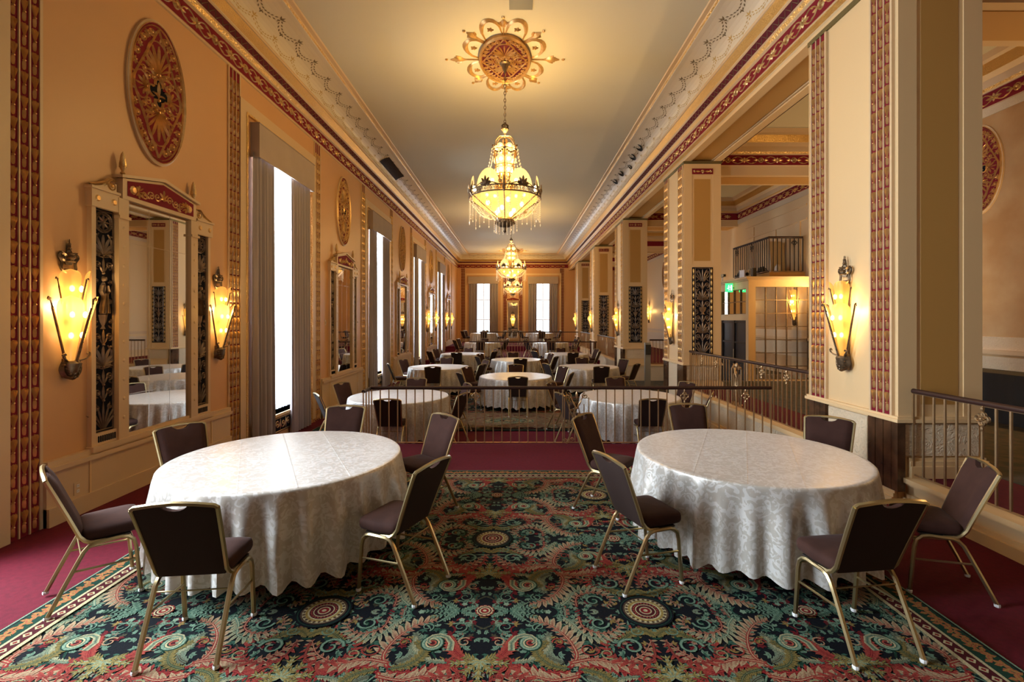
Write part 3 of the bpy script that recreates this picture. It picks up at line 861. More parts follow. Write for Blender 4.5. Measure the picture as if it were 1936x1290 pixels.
# ------------------------------------------------------------------ mirrors
def build_mirror():
    r = thing('wall_mirror', '', 'mirror')
    f = MB()                                       # local x -.945...945, y out, z up
    for s in (-1, 1):
        f.box(*sorted((s * .90, s * .95)), 0, .05, .62, 3.10, 'cream')
        f.box(*sorted((s * .51, s * .645)), 0, .075, .62, 3.22, 'cream')
        f.box(*sorted((s * .645, s * .90)), 0, .05, .62, .74, 'cream'); f.box(*sorted((s * .63, s * .97)), 0, .07, 3.06, 3.24, 'cream')
        f.box(*sorted((s * .63, s * .985)), 0, .085, 3.24, 3.265, 'cream')
        f.box(*sorted((s * .50, s * .655)), 0, .095, 3.00, 3.03, 'cream')
        for k in range(11): f.lathe([(.0005, .008), (.012, .007), (.020, 0)], 'cream', 10, (s * .578, .075, .85 + k * .205), axis='y')
        for xx in (.70, .90): f.lathe([(.0005, .012), (.022, .012), (.034, 0)], 'gold', 12, (s * xx, .07, 3.15), axis='y')
        for k in range(9): f.box(s * (.67 + k * .025) - .006, s * (.67 + k * .025) + .006, .05, .056, .645, .71, 'grillebg')
    f.box(-.97, .97, 0, .085, .565, .62, 'cream')
    f.box(-.51, .51, 0, .05, .62, .655, 'cream')
    f.box(-.51, .51, 0, .03, .655, 3.2, 'cream')
    obj('frame', f, r, smooth=20)
    g = MB(); g.box(-.51, .51, .03, .038, .655, 3.19, 'mirror'); gl = obj('mirror_glass', g, r, smooth=0)
    sm = MB()
    for x in (-.17, .17): sm.box(x - .004, x + .004, .038, .0395, .655, 3.19, 'seam')
    for z in (1.08, 2.76): sm.box(-.51, .51, .038, .0395, z - .004, z + .004, 'seam')
    obj('bevel_line', sm, gl, smooth=0)
    for s in (-1, 1):
        p = MB(); p.box(*sorted((s * .648, s * .898)), .0, .012, .74, 3.06, 'grillebg')
        p.orn(grille_orn(.24, 2.30), lambda u, v, h: (s * .773 + u, .013 + h * 1.3, .75 + v), 'grille'); obj('grille', p, r)
    # entablature with a low gable
    e = MB()
    e.prism([(-.60, 3.22), (.60, 3.22), (.60, 3.44), (0, 3.56), (-.60, 3.44)], 'cream', lambda u, v, s: (u, .08 * s, v))
    e.prism([(-.64, 3.44), (0, 3.565), (.64, 3.44), (.64, 3.47), (0, 3.60), (-.64, 3.47)], 'cream', lambda u, v, s: (u, .11 * s, v))
    e.prism([(-.54, 3.265), (.54, 3.265), (.54, 3.425), (0, 3.53), (-.54, 3.425)], 'crimson', lambda u, v, s: (u, .081 + .004 * s, v))
    oo = Orn()
    for s in (-1, 1):
        oo.palmette(s * .40, 3.345, pi if s > 0 else 0, .10, .02, 7, 2.6); oo.disc(s * .46, 3.345, .05, .02)
        for k in range(3): oo.spiral(s * (.10 + k * .10), 3.36 - k * .012, .045, (0 if k % 2 else pi), s * 1.3, .008, .012)
        oo.leaf(s * .22, 3.31, s * .4 if s > 0 else pi + .4, .09, .02, .014)
    oo.palmette(0, 3.34, pi / 2, .12, .02, 5, 1.6)
    e.orn(oo, lambda u, v, h: (u, .085 + h, v), 'gold')
    obj('pediment', e, r, smooth=20)
    for s in (-1, 1):
        c = MB(); oc = Orn()
        oc.spiral(s * .70, 3.325, .055, pi / 2, -s * 1.3, .014, .025)
        oc.srib([(s * .65, 3.385), (s * .72, 3.395), (s * .80, 3.34), (s * .90, 3.30), (s * .97, 3.28)], [.010, .016, .016, .014, .012], .025)
        oc.leaf(s * .80, 3.28, pi / 2 + s * .3, .07, .02, .014)
        c.orn(oc, lambda u, v, h: (u, .04 + h, v), 'goldpaint'); c.orn(oc, lambda u, v, h: (u, .04, v), 'goldpaint')
        c.prism([(s * .645, 3.265), (s * .95, 3.265), (s * .80, 3.31), (s * .645, 3.36)], 'cream', lambda u, v, q: (u, .05 * q, v))
        obj('scroll_bracket', c, r)
        t = MB(); t.lathe([(.001, 3.44), (.028, 3.445), (.022, 3.47), (.015, 3.48), (.026, 3.50), (.014, 3.52), (.024, 3.545), (.034, 3.57), (.034, 3.60), (.027, 3.65), (.02, 3.70), (.001, 3.74)], 'goldpaint', 10, (s * .575, .06, 0))
        for k in range(5):
            for a in range(6): t.ball((s * .575 + .03 * (1 - k * .12) * cos(a + k * .5), .06 + .03 * (1 - k * .12) * sin(a + k * .5), 3.57 + k * .03), .009, 'goldpaint', 5)
        obj('finial', t, r)
    return r
mir = build_mirror()
mir.location = (XL, YM[0], 0); mir.rotation_euler = (0, 0, -pi / 2)
tag(mir, 'tall tripartite mirror with bronze grilles, nearest on the left wall', 'mirror', 'wall mirrors of the long left wall')
for i, y in enumerate(YM[1:], 1):
    dup(mir, (XL, y, 0), -pi / 2, f'tall gabled mirror with bronze side grilles, {ORD[i]} along the left wall from the camera')
em = thing('wall_mirror', 'narrow gabled mirror between the two windows of the end wall', 'mirror', (-.21, YF, 0), pi)
b = MB()
for s in (-1, 1): b.box(*sorted((s * .36, s * .45)), 0, .06, .55, 3.35, 'cream')
b.box(-.45, .45, 0, .06, .45, .60, 'cream'); b.box(-.36, .36, 0, .06, 3.22, 3.35, 'cream'); obj('frame', b, em, smooth=0)
b = MB(); b.box(-.36, .36, .02, .03, .60, 3.22, 'mirror'); obj('mirror_glass', b, em, smooth=0)
b = MB(); b.prism([(-.50, 3.35), (.50, 3.35), (.50, 3.50), (0, 3.62), (-.50, 3.50)], 'cream', lambda u, v, q: (u, .09 * q, v)); b.prism([(-.44, 3.38), (.44, 3.38), (.44, 3.48), (0, 3.58), (-.44, 3.48)], 'crimson', lambda u, v, q: (u, .09 + .006 * q, v))
oo = Orn(); oo.palmette(0, 3.40, pi / 2, .12, .02, 5, 1.6)
for s in (-1, 1):
    for k in range(3): oo.spiral(s * (.12 + k * .10), 3.44 - k * .01, .035, 0, s * 1.3, .008, .012)
b.orn(oo, lambda u, v, h: (u, .097 + h, v), 'gold'); obj('pediment', b, em)

# ------------------------------------------------------------------ sconces (local: y out of the wall, z 0 at the bottom tip, 1.34 high)
def petal(r0, r1, z0, z1, az, half, n=10, m=20):
    """tapered curved glass leaf with a rounded top"""
    V = []; Fs = []
    for j in range(m + 1):
        t = j / m; 
        wdt = half * (1 if t < .74 else sqrt(max(0, 1 - ((t - .74) / .26) ** 2)) * .97 + .03)
        r = r0 + (r1 - r0) * t
        for i in range(n + 1):
            s = i / n * 2 - 1; a = az + s * wdt
            rr = r * (1 + .06 * (1 - s * s)) 
            V.append((rr * sin(a), .03 + rr * cos(a) * .95, z0 + (z1 - z0) * t))
    for j in range(m):
        for i in range(n):
            k = j * (n + 1) + i; Fs.append((k, k + 1, k + n + 2, k + n + 1))
    return V, Fs
def build_sconce():
    r = thing('wall_sconce', '', 'wall lamp')
    b = MB()
    b.lathe([(.001, -.0), (.03, .01), (.055, .04), (.07, .09), (.085, .15), (.075, .17), (.05, .18)], 'bronze', 14, (0, .03, 0), a0=0, a1=pi)
    b.box(-.05, .05, 0, .03, .02, .20, 'bronze')
    oo = Orn()
    for k in range(5): oo.disc(0, .02 + k * .035, .02 + k * .004, .02, 6)
    for s in (-1, 1):
        oo.srib([(0, 0), (s * .07, .04), (s * .095, .1), (s * .08, .17)], [.012, .018, .02, .014], .02)
        for k in range(5): oo.disc(s * (.03 + .014 * k), .02 + k * .03, .016, .026, 5)
    b.orn(oo, lambda u, v, h: (u, .035 + h * 1.5 + .03 * (1 - abs(u) / .1), v), 'bronze')
    obj('bottom_boss', b, r)
    for s in (-1, 1):                              # curled brackets low down
        c = MB(); c.tube(smooth([(s * .05, .06, .17), (s * .10, .09, .19), (s * .135, .10, .215), (s * .145, .10, .24), (s * .125, .10, .25), (s * .112, .10, .235)], 3), .009, 'bronze', 6); obj('scroll', c, r)
    sp = MB(); sp.box(-.03, .03, .0, .025, .18, 1.06, 'bronze'); obj('back_plate', sp, r)
    for az in (-1.45, 0, 1.45):                    # ribs
        c = MB(); q = []
        for t in range(8): 
            rr = .06 + (.235 - .06) * t / 7; q.append((rr * sin(az), .04 + rr * cos(az) * .95, .17 + .60 * t / 7))
        x, y, z = q[-1]; ax, ay = sin(az), cos(az)
        q += [(x + ax * .018, y + ay * .018, z + .01), (x + ax * .026, y + ay * .026, z - .006), (x + ax * .018, y + ay * .018, z - .018)]
        c.tube(q, [.011] * 8 + [.010, .008, .006], 'bronze', 6)
        for t in range(14): c.ball((q[0][0] + (q[7][0] - q[0][0]) * t / 13, q[0][1] + (q[7][1] - q[0][1]) * t / 13 + .009 * cos(az), .17 + .6 * t / 13), .009, 'bronze', 4)
        obj('rib', c, r)
        c = MB(); q = [((.10 + .055 * t / 3) * sin(az), .04 + (.10 + .055 * t / 3) * cos(az), .72 + .24 * t / 3) for t in range(4)]
        x, y, z = q[-1]; q += [(x + ax * .014, y + ay * .014, z + .008), (x + ax * .018, y + ay * .018, z - .008)]
        c.tube(q, .007, 'bronze', 6); obj('rib', c, r)
    for az in (-.74, .74):
        g = MB(); g.add(*petal(.055, .205, .17, .80, az, .64), 'amber')
        gl = obj('glass_leaf', g, r, 60)
        g = MB(); g.add(*petal(.10, .150, .74, 1.05, az, .64), 'amber'); obj('glass_leaf', g, r, 60)
    for (x, y, z) in ((-.06, .10, .42), (.06, .10, .42), (-.07, .12, .62), (.07, .12, .62), (-.05, .10, .87), (.05, .10, .87)):
        g = MB(); g.ball((x, y, z), .021, 'bulb', 8, 1.5); obj('bulb', g, r)
    t = MB(); ot = Orn()
    for s in (-1, 1):
        ot.srib([(s * .03, 1.02), (s * .075, 1.06), (s * .07, 1.12), (s * .10, 1.17), (s * .085, 1.205), (s * .055, 1.19), (s * .065, 1.165)], [.008, .010, .010, .010, .009, .007, .005], .012)
        ot.leaf(s * .02, 1.17, pi / 2 - s * .6, .09, .016, .02, bend=-s * .5); ot.leaf(s * .045, 1.13, pi / 2 - s * 1.1, .07, .014, .02, bend=s * .5)
    ot.rib([(0, 1.10), (0, 1.14), (0, 1.19), (0, 1.24)], [.03, .048, .04, .015], .03)
    for k in range(9): ot.disc((k % 3 - 1) * (.026 - .006 * (k // 3)), 1.135 + .035 * (k // 3), .016, .045, 6)
    ot.leaf(0, 1.10, pi / 2, .15, .02, .04); ot.leaf(0, 1.22, pi / 2, .1, .016, .02); ot.disc(0, 1.30, .014, .02); ot.disc(0, 1.255, .02, .024); ot.leaf(0, 1.30, pi / 2, .05, .007, .01)
    ot.disc(0, 1.16, .04, .04)
    t.orn(ot, lambda u, v, h: (u, .025 + h, v), 'bronze'); t.orn(ot, lambda u, v, h: (u, .012, v), 'bronze')
    obj('crest', t, r)
    return r
scn = build_sconce()
SCONCE_L = bpy.data.lights.new('sconce_light', 'POINT'); SCONCE_L.energy = 20; SCONCE_L.color = (1, .68, .32); SCONCE_L.shadow_soft_size = .05
AISLE_L = SCONCE_L.copy(); AISLE_L.energy = 190
def lamp(ldata, loc, name):
    o = bpy.data.objects.new(name, ldata); COL.objects.link(o); o.location = loc
nsc = 0
def put_sconce(x, y, z, rz, label, group):
    global nsc
    if nsc == 0: scn.location = (x, y, z); scn.rotation_euler = (0, 0, rz); scn['label'] = label; scn['group'] = group
    else: dup(scn, (x, y, z), rz, label, group)
    nsc += 1
    nx, ny = -sin(rz), cos(rz)
    lamp(AISLE_L if x == XA else SCONCE_L, (x + nx * .13, y + ny * .13, z + .70), 'sconce_light')
for i in (0, 3, 4):
    for s, sd in ((-1, 'near'), (1, 'far')):
        put_sconce(XL, YM[i] + s * 1.17, 1.335, -pi / 2, f'lit bronze and amber glass sconce on the {sd} side of the {ORD[i]} left wall mirror', 'sconces beside the mirrors')
for k, yc in enumerate(YC[2:]):
    put_sconce(XR - .012, yc, 1.31, pi / 2, f'lit amber glass sconce on the {ORD[k]} column, on its hall side', 'sconces on the columns')
put_sconce(XA, 12.95, 1.75, pi / 2, 'lit amber sconce on the aisle wall, reflected in the gridded mirror', 'sconce on the aisle wall')
for yy in (6.2, 9.6, 19.3, 29.6): put_sconce(XA, yy, 1.75, pi / 2, {6.2: 'lit amber sconce on the mottled aisle wall behind the nearest column', 9.6: 'amber sconce added to warm the aisle, above the end of the black draped table', 19.3: 'amber sconce added to warm the aisle beyond the cross railing', 29.6: 'tiny lit sconce on the far aisle wall seen past the third column'}[yy], 'sconce on the aisle wall')  # middle pair is hidden, added to warm the dull aisle
put_sconce(-.21, YF - .06, TOP + 1.0, pi, 'amber sconce standing in for the lamp reflected in the end wall mirror', 'sconce standing in for a reflection')  # modelled sconce stands in for a reflection in the end mirror

# ------------------------------------------------------------------ ceiling rosette and chandelier
def rosette_parts():
    b = MB(); a, c = .475, .80; n = 40
    V = []; Fs = []; pr = [(1.0, 0), (1.0, .05), (.95, .07), (.9, .04), (.001, .05)]
    for (r, z) in pr: V += [(a * r * cos(2 * pi * i / n), c * r * sin(2 * pi * i / n), -z) for i in range(n)]
    for j in range(len(pr) - 1):
        for i in range(n): Fs.append((j * n + i, j * n + (i + 1) % n, (j + 1) * n + (i + 1) % n, (j + 1) * n + i))
    b.add(V, Fs[:3 * n], 'gold'); b.add(V, Fs[3 * n:], 'maroon')
    base = b.mesh('ceiling_rosette')
    o = medallion_orn(a * .97, c * .97); o.rosette(0, 0, .14, .05, 10)
    m1 = MB(); m1.orn(o, lambda u, v, h: (u, v, -.05 - h), 'gold')
    s = Orn()
    for k in range(8):
        th = pi / 2 + k * pi / 4
        ex, ey = cos(th), sin(th); fx, fy = a * ex, c * ey
        L = 1.15 if k % 4 == 2 else 1.0
        tx, ty = ex * .98 * L, ey * 1.28
        ang = atan2(ty - fy, tx - fx); d = hypot(tx - fx, ty - fy)
        s.rib([(fx, fy), (fx + .5 * d * cos(ang), fy + .5 * d * sin(ang))], .012, .02)
        s.leaf(fx + .36 * d * cos(ang), fy + .36 * d * sin(ang), ang, .46 * d, .06, .045)
        for q in (-.7, -.4, .4, .7): s.leaf(fx + .42 * d * cos(ang), fy + .42 * d * sin(ang), ang + q, .30 * d, .03, .03)
        s.disc(fx + .93 * d * cos(ang), fy + .93 * d * sin(ang), .03, .03)
        th2 = th + pi / 8; mx, my = a * cos(th2), c * sin(th2); rr = 1.52
        P0 = (a * 1.0 * cos(th + .06), c * 1.0 * sin(th + .06)); P1 = (a * cos(th + pi / 4 - .06), c * sin(th + pi / 4 - .06))
        pts = []
        for t in [i / 10 for i in range(11)]:
            q = th + .06 + (pi / 4 - .12) * t; e = 1 + .56 * sin(pi * t) ** .6
            pts.append((a * e * cos(q), c * e * sin(q)))
        s.rib(pts, [.010 + .040 * sin(pi * i / 10) for i in range(11)], .035)
        s.rosette(a * 1.24 * cos(th2), c * 1.24 * sin(th2), .06, .03, 5)
    m2 = MB(); m2.orn(s, lambda u, v, h: (u, v, -.004 - h), 'gold')
    return base, m1.mesh('gilded_ornament'), m2.mesh('leaf_star')
ROS = rosette_parts()
def put_rosette(x, y, z, label, s=1.0):
    o = bpy.data.objects.new('ceiling_rosette', ROS[0]); COL.objects.link(o); o.location = (x, y, z); o.scale = (s, s, s)
    for nm, me in (('gilded_ornament', ROS[1]), ('leaf_star', ROS[2])):
        c = bpy.data.objects.new(nm, me); COL.objects.link(c); c.parent = o
    return tag(o, label, 'ceiling rosette', 'gilded ceiling rosettes')

def build_chandelier():
    r = thing('chandelier', '', 'chandelier')      # z = 0 at the ceiling
    b = MB(); b.lathe([(.10, -.06), (.10, -.09), (.07, -.11), (.055, -.16), (.03, -.22), (.012, -.27)], 'bronze', 14); obj('canopy', b, r)
    c = MB()
    z = -.27; i = 0
    while z > -1.19:
        ux = (1, 0) if i % 2 else (0, 1)
        c.tube([(ux[0] * .018 * cos(t), ux[1] * .018 * cos(t), z - .035 + .042 * sin(t)) for t in [2 * pi * k / 8 for k in range(8)]], .007, 'bronze', 5, closed=True, up=Vector((ux[1], ux[0], 0)))
        z -= .066; i += 1
    obj('chain', c, r)
    t = MB()
    for k in range(8):
        a = k * pi / 4; 
        t.tube([(.012 * cos(a), .012 * sin(a), -1.36), (.055 * cos(a), .055 * sin(a), -1.30), (.06 * cos(a), .06 * sin(a), -1.24), (.02 * cos(a), .02 * sin(a), -1.20)], [.014, .02, .016, .006], 'bronze', 5)
    t.tube([(0, 0, -1.18), (0, 0, -1.48)], .018, 'bronze', 8); obj('top_finial', t, r)
    # cage
    cg = MB()
    for k in range(6):
        a = k * pi / 3 + pi / 6; ca, sa = cos(a), sin(a)
        cg.tube([(.02 * ca, .02 * sa, -1.44), (.12 * ca, .12 * sa, -1.455), (.19 * ca, .19 * sa, -1.54), (.225 * ca, .225 * sa, -1.68)], .012, 'bronze', 6)
        cg.tube([(.235 * ca, .235 * sa, -1.66), (.19 * ca, .19 * sa, -1.95), (.18 * ca, .18 * sa, -2.3), (.20 * ca, .20 * sa, -2.44)], .012, 'gold', 6)
        cg.ball((.25 * ca, .25 * sa, -1.645), .022, 'bronze', 6)
        a2 = a + pi / 3                            # leafy garlands between the posts
        P0 = Vector((.235 * ca, .235 * sa, -1.70)); P1 = Vector((.235 * cos(a2), .235 * sin(a2), -1.70))
        for q in range(7):
            u = (q + .5) / 7; p = P0.lerp(P1, u) * 1.04; cg.ball((p.x, p.y, -1.70 - .085 * sin(pi * u)), .022, 'bronze', 5)
        cg.tube([P0, P1], .008, 'bronze', 5)
    for z_ in (-1.99, -2.16, -2.42): cg.tube([(.185 * cos(q * pi / 9), .185 * sin(q * pi / 9), z_) for q in range(18)], .010, 'gold', 6, closed=True)
    cg.lathe([(.05, -1.5), (.05, -2.5)], 'gold', 8)
    obj('cage', cg, r)
    for (z_, n_, rr, s_) in ((-1.665, 6, .165, .062), (-1.885, 6, .14, .075), (-2.075, 6, .13, .07)):
        for k in range(n_):
            a = k * 2 * pi / n_
            g = MB(); g.ball((rr * cos(a), rr * sin(a), z_), s_, 'frost', 12); gb = obj('glass_globe', g, r, 60)
            h = MB(); h.ball((rr * cos(a), rr * sin(a), z_), s_ * .5, 'bulb', 8); obj('bulb', h, gb, 60)
    fl_ = MB()
    for k in range(12):                            # gilt leaves flaring below the globes
        a = k * pi / 6; ca, sa = cos(a), sin(a)
        fl_.tube([(.10 * ca, .10 * sa, -2.42), (.17 * ca, .17 * sa, -2.32), (.19 * ca, .19 * sa, -2.22), (.16 * ca, .16 * sa, -2.15)], [.02, .03, .024, .008], 'gold', 5)
    obj('gilt_leaves', fl_, r)
    # main ring
    rg = MB(); R0 = .665; n = 48
    for z_, w in ((-2.50, .013), (-2.60, .013)): rg.tube([(R0 * cos(2 * pi * i / n), R0 * sin(2 * pi * i / n), z_) for i in range(n)], w, 'bronze', 6, closed=True)
    oo = Orn(); circ = 2 * pi * R0
    for i in range(36):
        u = i * circ / 36; oo.spiral(u, .05, .034, pi / 2, 1.2 if i % 2 else -1.2, .007, .006, 8); 
        oo.leaf(u + circ / 72, .0, pi / 2, .1, .008, .006, n=2)
    rg.orn(oo, lambda u, v, h: ((R0 + h) * cos(u / R0), (R0 + h) * sin(u / R0), -2.60 + v), 'bronze')
    for k in range(6):                             # leafy crests on the ring, scrolls between
        a = k * pi / 3 
        ok = Orn()
        ok.palmette(0, 0, pi / 2, .17, .02, 7, 2.0, w=.026); ok.disc(0, .05, .05, .03)
        for s in (-1, 1): ok.rib([(s * .05, .01), (s * .13, .05), (s * .2, .02), (s * .30, .0)], [.012, .010, .010, .007], .012); ok.spiral(s * .27, .05, .03, 0, s * 1.2, .007, .008)
        rg.orn(ok, lambda u, v, h: ((R0 + h) * cos(a + u / R0), (R0 + h) * sin(a + u / R0), -2.50 + v), 'bronze')
        a2 = a + pi / 6
        rg.tube([(R0 * cos(a2), R0 * sin(a2), -2.62), (1.04 * R0 * cos(a2), 1.04 * R0 * sin(a2), -2.56), (R0 * cos(a2), R0 * sin(a2), -2.42), (R0 * cos(a2), R0 * sin(a2), -2.34)], [.02, .026, .018, .004], 'bronze', 6)
    obj('ring_band', rg, r)
    for k in range(6):                             # domed shell shades behind the crests
        a = k * pi / 3; g = MB(); V = []; Fs = []; nn = 12; mm = 5
        for j in range(mm + 1):
            ph = j / mm * pi / 2
            for i in range(nn + 1):
                th = pi * i / nn
                u = .235 * cos(th) * cos(ph) if j < mm else 0; v = .235 * sin(th) * cos(ph) if j < mm else 0
                V.append((u, v, .09 * sin(ph)))
        for j in range(mm):
            for i in range(nn):
                q = j * (nn + 1) + i; Fs.append((q, q + 1, q + nn + 2, q + nn + 1))
        def mp(u, v, h): 
            rr = .58 + h * .6; return (rr * cos(a) - u * sin(a), rr * sin(a) + u * cos(a), -2.50 + v * 1.4)
        g.add([mp(*p) for p in V], Fs, 'frost'); gs = obj('shell_shade', g, r, 60)
        h = MB()
        for e in (-.09, .09): h.ball(mp(e, .07, -.02), .035, 'bulb', 8)
        obj('bulb', h, gs, 60)
    # inverted glass bowl of six panels
    for k in range(6):
        a, a2 = k * pi / 3 - pi / 6, k * pi / 3 + pi / 6
        g = MB(); n_ = 4
        V = []; Fs = []
        for j in range(5):
            t = j / 4; R_ = .64 + (.11 - .64) * t; z_ = -2.60 - .36 * t - .02 * sin(pi * t)
            for i in range(n_ + 1):
                u = i / n_; A = Vector((cos(a), sin(a))) ; B = Vector((cos(a2), sin(a2))); q = A.lerp(B, u); q *= (1 + .10 * sin(pi * u))
                V.append((R_ * q.x, R_ * q.y, z_))
        for j in range(4):
            for i in range(n_): q = j * (n_ + 1) + i; Fs.append((q, q + 1, q + n_ + 2, q + n_ + 1))
        g.add(V, Fs, 'bowl'); obj('glass_panel', g, r, 60)
        t = MB(); t.tube([(.655 * cos(a), .655 * sin(a), -2.60), (.12 * cos(a), .12 * sin(a), -2.97)], .011, 'bronze', 6); obj('bowl_rib', t, r)
    for k in range(8):
        a = k * pi / 4 + .2; rr = .2 if k % 2 else .32; z_ = -2.84 if k % 2 else -2.68
        h = MB(); h.ball((rr * cos(a), rr * sin(a), z_), .042, 'bulb', 8, 1.3); obj('bulb', h, r, 60)
    bb = MB(); bb.lathe([(.13, -2.95), (.175, -2.99), (.17, -3.04), (.14, -3.09), (.09, -3.12), (.03, -3.13), (.02, -3.18), (.045, -3.19), (.02, -3.21), (.001, -3.24)], 'bronze', 14)
    for k in range(20):
        a = k * pi / 10; bb.ball((.165 * cos(a), .165 * sin(a), -3.05 + .02 * (k % 2)), .026, 'bronze', 5)
    obj('bottom_boss', bb, r)
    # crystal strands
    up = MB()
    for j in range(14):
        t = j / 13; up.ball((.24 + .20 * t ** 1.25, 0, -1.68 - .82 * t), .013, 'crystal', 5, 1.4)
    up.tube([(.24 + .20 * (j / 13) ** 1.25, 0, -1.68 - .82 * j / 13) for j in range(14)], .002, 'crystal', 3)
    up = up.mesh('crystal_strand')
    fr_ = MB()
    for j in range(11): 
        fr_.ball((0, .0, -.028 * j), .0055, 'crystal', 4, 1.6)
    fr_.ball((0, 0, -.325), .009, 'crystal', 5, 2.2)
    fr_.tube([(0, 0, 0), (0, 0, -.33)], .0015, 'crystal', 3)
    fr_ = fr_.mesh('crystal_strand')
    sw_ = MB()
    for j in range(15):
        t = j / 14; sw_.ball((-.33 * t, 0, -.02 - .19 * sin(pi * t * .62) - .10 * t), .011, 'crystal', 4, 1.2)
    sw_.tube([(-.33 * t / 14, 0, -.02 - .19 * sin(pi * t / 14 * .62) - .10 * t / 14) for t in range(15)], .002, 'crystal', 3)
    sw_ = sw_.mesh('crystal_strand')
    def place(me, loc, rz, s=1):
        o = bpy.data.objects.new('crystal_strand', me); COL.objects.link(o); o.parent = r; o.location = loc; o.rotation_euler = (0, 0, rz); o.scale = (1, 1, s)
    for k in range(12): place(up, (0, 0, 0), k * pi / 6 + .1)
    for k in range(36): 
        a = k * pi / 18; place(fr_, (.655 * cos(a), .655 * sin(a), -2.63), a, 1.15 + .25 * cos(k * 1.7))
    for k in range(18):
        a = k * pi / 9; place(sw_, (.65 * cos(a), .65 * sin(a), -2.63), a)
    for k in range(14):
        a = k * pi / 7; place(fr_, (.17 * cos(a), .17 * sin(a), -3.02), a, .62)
    return r
ch = build_chandelier()
CH_L = bpy.data.lights.new('chandelier_light', 'POINT'); CH_L.energy = 240; CH_L.color = (1, .69, .32); CH_L.shadow_soft_size = .16
CH_U = bpy.data.lights.new('chandelier_light', 'POINT'); CH_U.energy = 300; CH_U.color = (1, .62, .20); CH_U.shadow_soft_size = .10
CHN = [(8.97, 'nearest', 1), (21.53, 'second', 1), (34.1 - .6, 'third', 1)]
for i, (y, nm, vis) in enumerate(CHN):
    lab = f'lit bronze chandelier with amber shell shades and crystal strands, {nm} one down the hall'
    if i == 0: ch.location = (-.2, y, ZC); ch['label'] = lab; ch['group'] = 'chandeliers along the hall'
    else: dup(ch, (-.2, y, ZC), 0, lab, 'chandeliers along the hall')
    put_rosette(-.2, y, ZC, f'gilded oval ceiling rosette with leaf star above the {nm} chandelier')
    lamp(CH_L, (-.2, y, ZC - 2.36), 'chandelier_light')
    lamp(CH_U, (-.2, y, ZC - 1.40), 'chandelier_light')
    
put_rosette(6.6, 14.8, ZA, 'small gilded rosette on the aisle ceiling above the balcony', .6)
